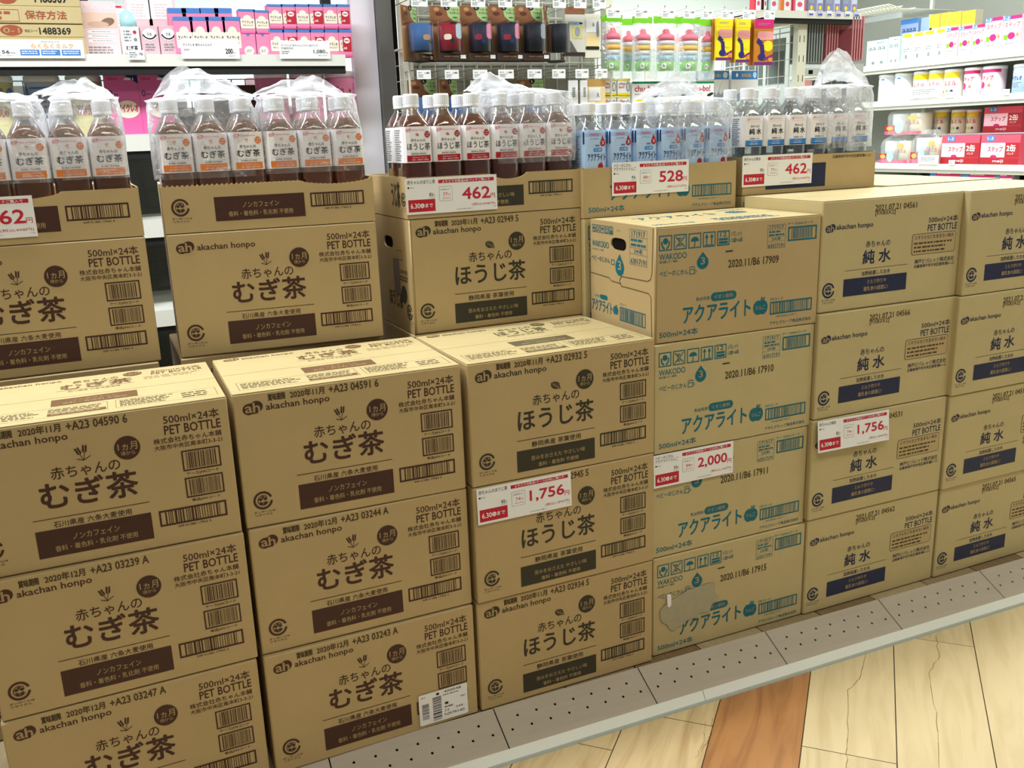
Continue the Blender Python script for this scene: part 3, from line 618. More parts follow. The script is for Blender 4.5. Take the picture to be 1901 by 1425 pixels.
# ---------------------------------------------------------------- open trays
def tray(kind, x, y, z, rz, w, d, h, label, printm, torn=False, dip=None, side=None):
    r = thing('open_carton_tray', label, 'tray', (x, y, z), rz, 'opened cartons holding bottles'); t = .004
    b = MB(); b.box(t, t, 0, w - t, d - t, .004, KRAFT)
    b.box(0, t, 0, t, d - t, h, KRAFT); b.box(w - t, t, 0, w, d - t, h, KRAFT); b.box(0, d - t, 0, w, d, h, KRAFT); b.build('tray_walls', r)
    pts = [(0, 0), (w, 0)]; n = 90; R_ = random.Random(len(label))
    for i in range(n + 1):
        u = w - w * i / n; v = h - .0015
        if dip:
            for a, b_, dd in dip:
                if a < u < b_: s = (u - a) / (b_ - a); v -= dd * math.sin(math.pi * s) ** .5
        if torn: v += (.0018 if i % 2 else -.0018) * (1 if not dip or u < w * .45 else .3)
        pts.append((u, v))
    f_ = MB()
    N = len(pts) - 2
    for i in range(2, len(pts) - 1):                          # front wall in vertical strips below the torn edge
        (a, v1), (b_, v2) = pts[i], pts[i + 1]
        f_.add([(a, 0, 0), (b_, 0, 0), (b_, 0, v2), (a, 0, v1), (a, t, 0), (b_, t, 0), (b_, t, v2), (a, t, v1)], [(0, 3, 2, 1), (4, 5, 6, 7)], KRAFT)
        f_.add([(a, 0, v1), (b_, 0, v2), (b_, t, v2), (a, t, v1)], [(0, 3, 2, 1)], KEDGE)
    f_.box(0, 0, 0, .0003, t, h - .003, KRAFT); f_.box(w - .0003, 0, 0, w, t, h - .003, KRAFT)
    f_.build('front_wall', r); [link(n_, me_, r) for n_, me_ in printm]
    if side: link('side_print', side, r)
    return r
TM = tea_print('mugi', 'tray'); TH = tea_print('hoji', 'tray')
TZ = ZB + HM
tray('mugi', -.4839, .341, TZ, .009, .400, .283, .089, 'open tray of barley tea bottles at the left edge behind a 462 yen card', TM, dip=[(.10, .27, .012)])
tray('mugi', -.0469, .341, TZ, -.05, .400, .283, .088, 'open barley tea tray with ragged perforated front edge and six bottles', TM, torn=True, dip=[(.26, .395, .009)])
p_ = Print('left', D=.285); p_.text('うじ茶', .19, .022, .245, .072, OLIVE, .02); p_.recycle(.252, .022, .280, .055, OLIVE, PAPER)
tray('hoji', .4129, .2969, TZ, .015, .400, .283, .083, 'open roasted tea tray with a 462 yen card on its front', TH, dip=[(.19, .27, .012)], side=p_.mesh('side_print'))
tray('aqua', .812, .289, 4 * HA, 0, .405, .265, .108, 'open apple drink tray with a 528 yen card on its front', aqua_print('tray'))
tray('water', 1.236, .289, 4 * HW, 0, .408, .265, .088, 'open water tray with a 462 yen card, below clear bottles', water_print('tray'))

# ---------------------------------------------------------------- price cards and stickers
def price_card(x, y, z, rz, tilt, name1, name2, unit, per, kom, big, tax, banner, label, roll=0.0, w=.200, h=.0715):
    r = thing('price_card', label, 'price card', (x, y, z), rz, 'red and white price cards'); r.rotation_euler = (tilt, roll, rz)
    b = MB(); b.box(0, -.0005, 0, w, 0, h, WHITE); b.build('card', r)
    p = Print(off=.0007); sc = w / .2
    def T(s, u0, v0, u1, v1, m, bold=.0, L=0, keep=False): p.text(s, u0 * sc, v0, u1 * sc, v1, m, bold, L, keep)
    if name2: T(name1, .0041, .0610, .048, .0685, BLACK, .008); T(name2, .0041, .0530, .060, .0605, BLACK, .008); dv = .0475
    else: T(name1, .0041, .0595, min(.0041 + .0066 * len(name1), .064), .0675, BLACK, .008); dv = .0530
    p.ell(.006 * sc, dv, .0019, .0019, BLACK); T('500ml', .0085, dv - .0014, .018, dv + .0014, GREY); T(unit, .0498, .0348, .0575, .0410, BLACK, .02); T('円', .058, .0348, .0612, .0382, BLACK); T('(税込88円)', .0485, .0312, .0612, .0332, GREY)
    p.rect(.0041 * sc, .0048, .0617 * sc, .0290, RED); T('6.30', .0089, .0120, .0285, .0216, WHITE, .02, 1); p.ell(.0337 * sc, .0166, .0045, .0045, WHITE, 1); T('火', .0312, .0140, .0362, .0190, RED, .01, 2); T('まで', .0400, .0128, .0560, .0205, WHITE, .02, 1)
    p.rrect(.0704 * sc, .0592, .1936 * sc, .0662, .001, RED); T(banner, .0788, .0600, .1847, .0655, WHITE, .01, 1)
    for L, t, c in ((0, 0, GREY), (1, .0006, WHITE)): p.rrect(.0711 * sc + t, .0234 + t, .0994 * sc - t, .0524 - t, .0025, c, L)
    T('1点あたり', .0742, .0445, .0946, .0485, BLACK, 0, 2); T(per, .0795, .0335, .0895, .0400, PINKRED, .01, 2); T('円', .0905, .0335, .0953, .0378, PINKRED, 0, 2); T(kom, .0775, .0272, .0957, .0305, PINKRED, 0, 2)
    T(big, .1100 if len(big) > 3 else .122, .0245, .1838, .0478, PINKRED, .03); T('円', .1851, .0240, .1952, .0335, PINKRED, .01); T(tax, .1419, .0098, .1954, .0158, PINKRED, .006); T('※2020年6月現在の価格です', .1075, .0040, .1457, .0066, GREY); T('T-148', .188, .0056, .196, .0078, GREY)
    p.build('printed_text', r); return r
B6 = 'よりどり対象品6本パックご購入で'; B24 = 'よりどり対象品1ケース(24本)ご購入で'
price_card(-.4600, .3380, .966, .009, 0, '赤ちゃんのむぎ茶', None, '82', '77', '(税込83円)', '462', '(税込498円)', B6, '462 yen price card cut off by the left edge, on the barley tea tray')
price_card(.411, .2935, .9625, .015, 0, '赤ちゃんのほうじ茶', None, '82', '77', '(税込83円)', '462', '(税込498円)', B6, '462 yen price card for roasted tea, on the open tray')
price_card(.4165, -.0085, .4025, .012, -.03, '赤ちゃんのほうじ茶', None, '82', '74', '(税込79円)', '1,756', '(税込1,896円)', B24, '1,756 yen price card on the middle roasted tea carton')
price_card(.8820, .286, .9740, 0, 0, 'ベビーのじかん', 'アクアライトりんご', '93', '88', '(税込95円)', '528', '(税込570円)', B6, '528 yen price card on the apple drink tray')
price_card(1.232, .286, .9745, 0, 0, '赤ちゃんの純水', None, '82', '77', '(税込83円)', '462', '(税込498円)', B6, '462 yen price card on the water bottle tray', w=.207)
price_card(.8165, .0105, .3930, 0, -.02, 'ベビーのじかん', 'アクアライトりんご', '93', '84', '(税込90円)', '2,000', '(税込2,160円)', B24, '2,000 yen price card on the apple drink cartons')
price_card(1.232, -.010, .4050, -.01, -.10, '赤ちゃんの純水', None, '82', '74', '(税込79円)', '1,756', '(税込1,896円)', B24, '1,756 yen price card curling off the pure water cartons', roll=.01, w=.207)
st = thing('delivery_sticker', 'white delivery sticker with barcodes stuck on the bottom carton', 'sticker', (.2785, -.0040, .0085), .0191)
b = MB(); p = Print(off=0); p.rrect(0, 0, .101, .067, .003, WHITE, 0); p.mats and None
b.prism([(0.002, 0), (.099, 0), (.101, .002), (.101, .065), (.099, .067), (.002, .067), (0, .065), (0, .002)][::-1], -.0003, .0, WHITE); b.build('label_sheet', st)
p = Print(off=.0005)
def vbars(p, u0, v0, u1, v1, m, seed):
    r = random.Random(seed); v = v0; q = (v1 - v0) / 46
    while v < v1 - q * 2: w = q * r.choice((1, 1, 2, 3)); p.rect(u0, v, u1, min(v + w * .8, v1), m); v += w + q * r.choice((.8, 1, 1.6))
vbars(p, .006, .012, .020, .048, BLACK, 2); vbars(p, .028, .004, .046, .056, BLACK, 4)
p.text('400048', .052, .0590, .088, .0640, BLACK, .01); p.micro(.050, .052, .090, .057, 1, GREY, 0, 4); p.rect(.036, .058, .042, .063, BLACK); p.text('73', .051, .0170, .061, .0215, BLACK); p.text('044', .076, .0190, .090, .0235, BLACK); p.text('N979140', .052, .0080, .093, .0135, BLACK, .01)
p.rect(.053, .033, .060, .038, BLACK); p.micro(.052, .024, .072, .031, 1, GREY, 0, 9); p.text('061', .086, .040, .096, .044, BLACK); p.text('検収', .004, .058, .014, .062, GREY); p.build('printed_text', st)
tp = thing('torn_paper_patch', 'torn greyish paper residue left on the bottom apple drink carton', 'paper scrap', (.8185, .0118, 0), -.0069)
TAPE = mat('tape_residue', (172, 166, 138), .7, .2, var=.12, vscale=60)
b = MB(); b.prism([(a - .8185, v) for a, v in ((.835, .107), (.845, .117), (.862, .126), (.880, .131), (.905, .140), (.930, .142), (.960, .1435), (.975, .141), (.979, .128), (.972, .120), (.984, .106), (.985, .096), (.970, .090), (.964, .074), (.940, .077), (.930, .068), (.909, .069), (.890, .058), (.880, .060), (.871, .051), (.860, .058), (.852, .072), (.842, .078), (.836, .090))], -.0006, 0, TAPE); b.build('paper_residue', tp)
b = MB(); b.prism([(a - .8185, v) for a, v in ((.851, .143), (.861, .142), (.862, .118), (.858, .112), (.853, .114))][::-1], -.003, -.0008, WHITE); b.build('white_scrap', tp)
# ---------------------------------------------------------------- bottles
WATERF = film('water_film', (0.90, 0.92, 0.93), .06, .5, .05, .15, 0, 1); IONF = film('ion_film', (0.86, 0.90, 0.95), .15, .6, .08, .5, 0, 1)
def bottle_meshes():
    pr = [(.0, .0), (.022, .0), (.0285, .004), (.0305, .012), (.0305, .040), (.0290, .046), (.0305, .052), (.0305, .168), (.0285, .176), (.0215, .190), (.0150, .201), (.0128, .206), (.0128, .212)]
    sq = lambda z: .75 if z < .17 else max(0, .75 * (.195 - z) / .025)
    body = MB().lathe([(r, z, sq(z)) for r, z in pr], PET, 32).mesh('bottle_body', True)
    cap = MB(); cap.lathe([(.0152, .207), (.0156, .208), (.0156, .2115), (.0148, .2120), (.0152, .2130), (.0152, .2300), (.0140, .2325), (.0, .2328)], PWHITE, 28)
    for k in range(28):
        a = 2 * math.pi * k / 28; c_, s_ = math.cos(a), math.sin(a); cap.box(c_ * .0150 - .0006, s_ * .0150 - .0006, .214, c_ * .0150 + .0006, s_ * .0150 + .0006, .229, PWHITE)
    cap = cap.mesh('cap', False)
    def liq(m, top=.192):
        L = [(max(r - .0012, 0), z + .0012, sq(z)) for r, z in pr if z < top - .002]; rr = .0200 if top < .195 else .016
        return MB().lathe([e for e in L if e[0] > 0 or e[1] < .01] + [(rr, top, 0), (0, top, 0)], m, 32).mesh('liquid', True)
    return body, cap, liq
BODYM, CAPM, liq = bottle_meshes()
def sleeve(z0, z1, m, m2=None, shape=0):
    b = MB(); b.lathe([(.0309, z0, .75), (.0309, z1, .75)], m, 32)
    b.f = b.f[:32]; b.m = b.m[:32]
    return b
def blabel(kind):
    z0, z1 = (.040, .171) if kind == 'aqua' else (.092, .171)
    b = MB(); b.lathe([(.0308, z0, .75), (.0308, z1 - (.012 if kind == 'aqua' else 0), .75)] + ([(.0292, z1 + .006, .7)] if kind == 'aqua' else []), LABB if kind == 'aqua' else LABW, 32); b.f = b.f[:-2]; b.m = b.m[:-2]
    p = Print(off=.0315, step=.0001); w = .0265
    if kind in ('mugi', 'hoji'):
        C_ = ORANGE if kind == 'mugi' else LRED
        p.logo(-.0235, .160, -.0125, .1665, PINKL, LABW); p.text('akachan honpo', -.0110, .1610, .0150, .1652, PINKL); p.ell(.0195, .1535, .0058, .0072, C_); p.text('1ヵ月', .0155, .1540, .0235, .1575, LABW, 0, 1); p.text('頃から', .0165, .1490, .0225, .1520, LABW, 0, 1)
        if kind == 'mugi': p.wheat(-.004, .150, .003, .157, ORANGE); p.text('むぎ茶', -.0200, .1195, .0215, .1345, BLACK, .012)
        else: p.leaf(-.004, .150, .003, .156, LRED, LABW); p.text('ほうじ茶', -.0225, .1195, .0245, .1350, BLACK, .008)
        p.text('赤ちゃんの', -.0145, .1375, .0150, .1445, BLACK, .004); p.rect(-.0235, .1150, .0235, .1153, GREY); p.text('石川県産 六条大麦使用' if kind == 'mugi' else '静岡県産 茶葉使用', -.0145, .1100, .0150, .1132, BLACK, .01)
        p.rect(-.0240, .0945, .0240, .1080, C_); p.text('ノンカフェイン' if kind == 'mugi' else '苦みをおさえた やさしい味', -.013, .1020, .016, .1048, LABW, 0, 1); p.text('香料・着色料・乳化剤 不使用' if kind == 'mugi' else '香料・着色料 不使用', -.014, .0968, .019, .0998, LABW, 0, 1)
    elif kind == 'aqua':
        p.text('WAKODO', -.0130, .1520, .0090, .1565, PINKL, .03, 1); p.text('ベビーのじかん', -.0125, .1440, .0080, .1480, NAVY, 0, 1); p.drop(.0115, .1300, .0235, .1520, LRED, WHITE)
        p.text('乳幼児用', .000, .1300, .009, .1335, NAVY, .02, 1); p.rrect(-.0045, .1195, .0160, .1265, .003, LBLUE, 1); p.text('イオン飲料', -.002, .1210, .0135, .1250, WHITE, .01, 2); p.text('アクアライト', -.0190, .1010, .0240, .1155, LNAVY, .018, 1); p.apple(.006, .082, .018, .0985, LRED, WHITE, None)
        p.rect(-.0300, .135, -.0262, .160, LNAVY); p.rect(.0262, .135, .0300, .160, LNAVY)
        p.v = [(x, y, z + .0130) for x, y, z in p.v]
    else:
        p.logo(-.0195, .1595, -.0125, .1650, PINKL, LABW); p.text('akachan honpo', -.0115, .1605, .0130, .1640, PINKL); p.rect(-.022, .1560, .022, .1563, PINKL); p.text('赤ちゃんの', -.010, .1410, .0135, .1475, BLACK, .008); p.text('純', -.0135, .1235, .0015, .1385, BLACK, .022); p.text('水', .0060, .1235, .0195, .1385, BLACK, .022)
        p.rect(-.022, .1185, .022, .1188, GREY); p.text('加熱殺菌したお水', -.0125, .1110, .0150, .1150, BLACK, .01); p.rect(-.0235, .0945, .0235, .1085, LBLUE); p.text('ミルク作りや', -.010, .1030, .0100, .1065, LABW, 0, 1); p.text('離乳食の調理に!', -.0120, .0975, .0120, .1008, LABW, 0, 1); p.rect(-.0235, .0935, .0235, .0955, LNAVY, 1)
    # small print on the left side of the sleeve
    q = Print('left', .0312); q.micro(-.022, .096, .020, .166, 14, GREY, 0, 3); k = len(b.v)
    for src in (p, q):
        k = len(b.v); b.v += src.v; b.f += [tuple(k + i for i in f) for f in src.f]; b.m += [b.mi(src.mats[i]) for i in src.m]
    if kind != 'aqua': b.v = [(x, y, .1715 - (.1715 - z) * .86) for x, y, z in b.v]
    me = b.mesh('label', False); return me
LIQ = dict(mugi=liq(TEA2), hoji=liq(TEA), aqua=liq(IONF, .204), water=liq(WATERF, .204))
LAB = {k_: blabel(k_) for k_ in LIQ}
BN = dict(mugi='orange-banded barley tea bottle', hoji='red-banded roasted tea bottle', aqua='pale blue apple drink bottle', water='clear pure water bottle')
BG = dict(mugi='barley tea bottles', hoji='roasted tea bottles', aqua='apple drink bottles', water='pure water bottles')
PROTO = {}
def bottle(kind, x, y, z, label):
    if kind not in PROTO:
        r = thing('plastic_bottle', label, 'bottle', (x, y, z), 0, BG[kind]); link('bottle_body', BODYM, r); link('cap', CAPM, r, label='white screw cap'); link('liquid', LIQ[kind], r); link('label', LAB[kind], r); r.scale = (1.03, 1.0, 1.031); PROTO[kind] = r; return r
    return dup(PROTO[kind], (x, y, z), 0, label, BG[kind])
def fill(kind, x0, y0, z0, rz, where, n=6, pitch=.0648, first=.0345):
    c_, s_ = math.cos(rz), math.sin(rz)
    for row in range(2):
        for i in range(n):
            u = first + pitch * i; v = .0375 + .0640 * row
            bottle(kind, x0 + u * c_ - v * s_, y0 + u * s_ + v * c_, z0 + .0042, BN[kind] + ', ' + ORD[i] + ' from left, ' + ('front' if row == 0 else 'second') + ' row, ' + where)
fill('mugi', -.4839, .341, TZ, .009, 'left-edge tray'); fill('mugi', -.0469, .341, TZ, -.05, 'tray with ragged edge')
fill('hoji', .4129, .2969, TZ, .015, 'roasted tea tray'); fill('aqua', .812, .289, 4 * HA, 0, 'apple drink tray'); fill('water', 1.236, .289, 4 * HW, 0, 'water tray')

FILM2 = film('bag_film_doubled', (1.0, 1.0, 1.0), 0.42, 0.95, 0.2, 0.88, 0.6, 20)
# ---------------------------------------------------------------- plastic carrier bags over the six-packs
def bag(x, y, z, w, d, h, label, seed, handle=(.5, .05, .10), rz=0.0, low=.0):
    """thin crumpled film: walls round the pack, drawn over the caps and gathered into a handle"""
    r = thing('plastic_carrier_bag', label, 'bag', (x, y, z), rz, 'clear bags over the bottles'); b = MB(); NU, NV = 72, 30; vs = []
    for j in range(NV + 1):
        t = j / NV
        for i in range(NU):
            a = 2 * math.pi * i / NU; ca, sa = math.cos(a), math.sin(a); n_ = 7.0; dd = (abs(ca) ** n_ + abs(sa) ** n_) ** (1 / n_)
            if t < .72: s = t / .72; zz = low + (h - low) * s; k = 1.0 - .10 * max(0, (s - .65) / .35) ** 2; cx = 0
            else: s = (t - .72) / .28; zz = h + .009 * math.sin(s * 1.57) ; k = .90 * (1 - s) ** .8 + .10; cx = (handle[0] - .5) * w * s
            P_ = Vector((ca / dd * (w / 2) * k + cx, sa / dd * (d / 2) * k, zz)); N_ = Vector((ca, sa, .3))
            q = Vector((P_.x * 22 + seed * 3.1, P_.y * 22, P_.z * 14)); f_ = noise.noise(q) * .010 + noise.noise(q * 2.7) * .005 + abs(noise.noise(q * 1.6 + Vector((9, 2, 1)))) * .008
            amp = .25 + .75 * max(0, (t - .3) / .7)
            P_ += N_ * f_ * amp; vs.append((P_.x, P_.y, P_.z))
    fs = [(j * NU + i, j * NU + (i + 1) % NU, (j + 1) * NU + (i + 1) % NU, (j + 1) * NU + i) for j in range(NV) for i in range(NU)]
    b.add(vs, fs, FILM); b.build('bag_film', r, True)
    # handle: two creased flaps standing on the gathered top
    hx, hh, hw = (handle[0] - .5) * w, handle[1], handle[2]
    for sd in (-1, 1):
        m_ = MB(); vs = []; NA, NB = 14, 6
        for a in range(NA + 1):
            s = a / NA
            for c_ in range(NB + 1):
                v = c_ / NB; cx = hx + (s - .5) * 2 * hw + sd * .01; zt = h + .006 + hh * max(0, min(s / .3, (1 - s) / .7) if seed % 2 else min(s / .62, (1 - s) / .38)) ** .85 * (1 + .35 * noise.noise(Vector((s * 5, seed * 2.3, sd)))) * (.15 + .85 * v)
                q = Vector((cx * 40, v * 2 + seed, sd * 5)); vs.append((cx, sd * .012 + noise.noise(q) * .014 + (v - .5) * .02 * sd, zt + noise.noise(q * 1.3) * .006))
        m_.add(vs, [(a * (NB + 1) + c_, (a + 1) * (NB + 1) + c_, (a + 1) * (NB + 1) + c_ + 1, a * (NB + 1) + c_ + 1) for a in range(NA) for c_ in range(NB)], FILM2); m_.build('handle', r, True)
    return r
bag(-.336, .409, .970, .232, .130, .229, 'crumpled clear bag over the bottles cut off by the left edge', 1, (.62, .022, .07), low=.088)
bag(-.1535+.0, .409, .972, .118, .130, .229, 'crumpled clear bag over the right bottles of the left-edge tray', 2, (.35, .030, .06), low=.088)
bag(.050, .407, .966, .198, .130, .229, 'crumpled clear bag with upright handle over three left bottles of the second tray', 3, (.55, .062, .085), low=.086, rz=-.05)
bag(.247, .396, .968, .196, .130, .229, 'crumpled clear bag over three right bottles of the second tray', 4, (.45, .035, .085), low=.086, rz=-.05)
bag(.712, .368, .968, .198, .130, .229, 'clear bag with looped handle over the right roasted tea bottles', 5, (.22, .035, .075), low=.086)
bag(1.118, .358, .945, .198, .130, .229, 'clear bag with a pointed flap over the right apple drink bottles', 6, (.30, .062, .09), low=.10)
bag(1.546, .358, .968, .200, .130, .229, 'clear bag with a tall pointed corner over the right water bottles', 7, (.70, .100, .080), low=.086)

# ---------------------------------------------------------------- background fixtures
def shelf(name, label, x0, x1, yf, yb, z, rail=.020, m=SHWHITE, loc=(0, 0, 0), rz=0, under=SHDARK, group='display shelves'):
    r = thing(name, label, 'shelf', loc, rz, group)
    b = MB(); b.box(x0, yf + .006, z - .010, x1, yb, z, m); b.build('shelf_board', r)
    b = MB(); b.box(x0, yf, z - rail, x1, yf + .004, z + .004, m); b.build('price_rail', r)
    b = MB(); b.box(x0, yf + .008, z - rail - .022, x1, yf + .03, z - .011, under); b.build('front_beam', r)
    for xx in (x0 + .02, x1 - .03):
        b = MB(); b.prism([(yf + .03, z - .011), (yb, z - .011), (yb, z - .09), (yb - .05, z - .08)][::-1], xx, xx + .006, under, 'x'); b.build('bracket', r)
    return r
def pack(name, label, cat, x, y, z, w, d, h, m, draw=None, group=None, rz=0, extra=None, top=None):
    r = thing(name, label, cat, (x, y, z), rz, group); b = MB(); b.bbox(-w / 2, 0, 0, w / 2, d, h, m, .0015)
    if top: b.box(-w / 2, .0003, h - .0016, w / 2, d, h + .0006, top)
    b.build('box_body', r)
    if draw: p = Print(off=.0008, step=.0004); draw(p, w, h); p.build('front_print', r)
    if extra: extra(r, w, d, h)
    return r
def reprise(root, x, y, z, label): return dup(root, (x, y, z), None, label)
PINK = mat('box_pink', (232, 136, 176), .4, .4); PINK2 = mat('box_hot_pink', (226, 104, 166), .4, .4); BLUEC = mat('box_blue', (70, 130, 200), .4, .4); CREAMP = mat('box_cream', (244, 232, 214), .4)
YEL = mat('box_yellow', (240, 214, 40), .4); MAG = mat('box_magenta', (200, 40, 110), .4); GRN = mat('box_green', (120, 200, 40), .4); DGRN = mat('box_dark_green', (20, 130, 80), .4); GOLD = mat('box_gold', (222, 184, 70), .35)
SKIN = mat('pale_peach', (226, 196, 178), .6); PALEPINK = mat('board_pale_pink', (238, 206, 212), .5); LAV = mat('lavender', (206, 206, 232), .4)

# left fixture: wire-mesh back, dark uprights, two shelf decks
YF = 1.50; ZD = 1.372
def mesh_panel(name, label, x0, x1, z0, z1, y, step, m, loc=(0, 0, 0), rz=0, r=.0016, group='wire grid panels'):
    t = thing(name, label, 'grid panel', loc, rz, group); b = MB()
    n = int((x1 - x0) / step)
    for i in range(n + 1): x = x0 + (x1 - x0) * i / n; b.box(x - r, y - r, z0, x + r, y + r, z1, m)
    o = b.build('vertical_wires', t); o['kind'] = 'stuff'; b = MB(); n = int((z1 - z0) / step)
    for i in range(n + 1): z = z0 + (z1 - z0) * i / n; b.box(x0, y - 3 * r, z - r, x1, y - r, z + r, m)
    o = b.build('horizontal_wires', t); o['kind'] = 'stuff'; return t
mesh_panel('wire_grid_panel', 'grey wire grid behind the baby milk shelf at the left', -.95, .60, .1, 1.33, 1.90, .045, SHGREY)
shelf('display_shelf', 'upper shelf at left carrying pink milk packs, white price rail', -.95, .625, YF, 1.86, ZD, .030)
for i, z in enumerate((1.150, .90, .64, .34)): shelf('display_shelf', ORD[i + 1] + ' shelf from the top at the left, behind the barley tea', -.95, .625, YF + (.05 if i == 0 else -.05 * i), 1.86, z, .045)
for i, x in enumerate((-.105, .675)):
    up = thing('shelf_upright', ('dark slotted upright between the left shelves', 'dark slotted upright right of the pink milk cans')[i], 'upright', (x, 1.895, FZ), 0, 'dark uprights'); b = MB(); b.box(-.016, 0, 0, .016, .03, 2.2, SHDARK); b.build('post', up)
bp = thing('divider_panel', 'tall white panel between the baby milk shelf and the hook display', 'panel', (0, 0, 0)); q = at(664, 100, 1.62); q1 = at(700, 100, 1.62)
b = MB(); b.box(q.x - .002, 1.66, FZ, q1.x + .012, 1.70, 2.1, mat('panel_lilac_white', (226, 224, 232), .5)); b.build('panel_board', bp)
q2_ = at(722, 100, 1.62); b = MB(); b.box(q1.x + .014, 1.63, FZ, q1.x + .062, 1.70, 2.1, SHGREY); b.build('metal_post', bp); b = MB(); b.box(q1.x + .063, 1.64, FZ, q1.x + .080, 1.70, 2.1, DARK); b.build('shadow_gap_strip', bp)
XH0 = q1.x + .082; XH1 = at(1120, 60, 1.62).x
b = MB(); b.box(XH0, 1.60, FZ, XH0 + .035, 1.64, 2.1, CREAM); b.build('cream_post', bp)
hb = thing('hook_wall', 'pale grey backing board of the hook display for baby goods', 'panel'); b = MB(); b.box(XH0 + .035, 1.70, FZ, XH1 + .01, 1.72, 2.1, mat('hook_board', (158, 160, 150), .6, var=.05, vscale=4)); b.build('backing_board', hb)
b = MB(); b.box(XH1, 1.60, FZ, XH1 + .028, 1.64, 1.62, CREAM); b.build('cream_post', hb)
mesh_panel('wire_grid_panel', 'cream wire grid carrying the hooks of mug sleeves', XH0 + .04, XH1, .2, 1.62, 1.69, .05, WIRE)
lb = thing('back_board', 'dark grey back board of the lower left shelves', 'panel'); b = MB(); b.box(-.95, 1.93, FZ, .60, 1.94, 1.20, mat('back_board_grey', (110, 110, 106), .6)); b.build('board', lb)
# brown milk cartons on the upper shelf
def milkc(p, w, h):
    I = mat('ink_rust', (156, 78, 54), .6)
    p.text('1488369', w / 2 - .115, h * .22, w / 2 - .035, h * .72, BLACK, .03); p.ell(w / 2 - .185, h * .5, .028, h * .40, I); p.text('0-1', w / 2 - .205, h * .3, w / 2 - .165, h * .68, PAPER, .02, 1); p.text('商品コード', w / 2 - .152, h * .36, w / 2 - .120, h * .58, BLACK); p.text('らくらくミルク', .0 - w / 2 + .01, h * .28, w / 2 - .225, h * .66, I, .02)
def milkd(p, w, h):
    I = mat('ink_rust', (156, 78, 54), .6); p.frame(-w / 2 + .02, h * .1, w / 2 - .16, h * .8, .001, I); p.micro(-w / 2 + .03, h * .15, w / 2 - .17, h * .75, 2, I, 0, 3); p.text('保存方法', w / 2 - .145, h * .25, w / 2 - .04, h * .75, I, .02)
xr = at(155, 50, 1.54).x; z = ZD + .001; zs = [at(100, py, 1.54).z for py in (103, 69, 44, 12, -22)]
zs[0] = z
for i in range(4):
    pack('milk_carton', 'kraft milk carton on the upper left shelf, ' + ('bottom one behind the price strip', 'second from the bottom with a red oval', 'third from the bottom with rust lettering', 'topmost, cut by the frame')[i], 'carton', xr - .19, 1.54 + .004 * (i % 2), zs[i] + .0003, .38, .25, zs[i + 1] - zs[i] - .0008, KRAFT2, (None, milkc, milkd, milkc)[i], 'kraft milk cartons')
def shelf_card(label, px0, py0, px1, py1, draw, Y=YF - .006, name='shelf_price_card'):
    a = at(px0, py1, Y); c_ = at(px1, py0, Y); r = thing(name, label, 'price card', (a.x, Y, a.z), 0, 'white shelf price cards'); w, h = c_.x - a.x, c_.z - a.z
    b = MB(); b.box(0, -.001, 0, w, 0, h, WHITE); b.build('card', r); p = Print(off=.0014, step=.0004); draw(p, w, h); p.build('printed_text', r); return r
def c1_(p, w, h):
    OR = mat('ink_orange', (226, 160, 70), .5); p.text('5,156', w * .30, h * .22, w * .43, h * .42, BLACK, .03); p.text('円', w * .44, h * .22, w * .47, h * .32, BLACK); p.text('(税込5,568円)', w * .34, h * .10, w * .46, h * .18, GREY); p.text('らくらくミルク', w * .60, h * .52, w * .92, h * .78, OR, .03); p.text('明治ほほえみ', w * .68, h * .84, w * .82, h * .93, GREY)
    for k in range(3): p.rect(w * (.51 + .158 * k), h * .15, w * (.655 + .158 * k), h * .46, BLUEC); p.micro(w * (.52 + .158 * k), h * .2, w * (.645 + .158 * k), h * .42, 2, WHITE, 1, k)
shelf_card('white price strip reading 5,156 yen below the kraft milk cartons', -90, 74, 153, 108, c1_)
shelf_card('white shelf card reading 200 yen in front of pink milk packs', 338, 72, 442, 109, lambda p, w, h: (p.text('アイクレオ 赤ちゃんミルク', w * .04, h * .62, w * .53, h * .75, BLACK, .01), p.text('200', w * .76, h * .25, w * .88, h * .50, BLACK, .03), p.text('円', w * .89, h * .25, w * .92, h * .33, BLACK), p.text('(税込216円)', w * .81, h * .10, w * .92, h * .18, GREY), p.micro(w * .05, h * .38, w * .15, h * .5, 2, GREY)))
shelf_card('white shelf card with glare before the pink six-packs', 520, 76, 611, 109, lambda p, w, h: (p.text('アイクレオ 赤ちゃんミルク 6本パック', w * .04, h * .68, w * .76, h * .80, GREY, .01), p.text('数量限定品', w * .04, h * .52, w * .27, h * .64, GREY), p.text('1,080', w * .67, h * .28, w * .90, h * .50, BLACK, .02), p.text('円', w * .91, h * .28, w * .95, h * .36, BLACK), p.text('(税込1,166円)', w * .76, h * .14, w * .93, h * .22, GREY), p.micro(w * .04, h * .25, w * .2, h * .45, 2, GREY)))
shelf_card('small white shelf tag under the sample bottle', 239, 93, 267, 111, lambda p, w, h: (p.micro(w * .08, h * .2, w * .6, h * .85, 3, GREY), p.text('78', w * .68, h * .45, w * .9, h * .7, BLACK, .02)))
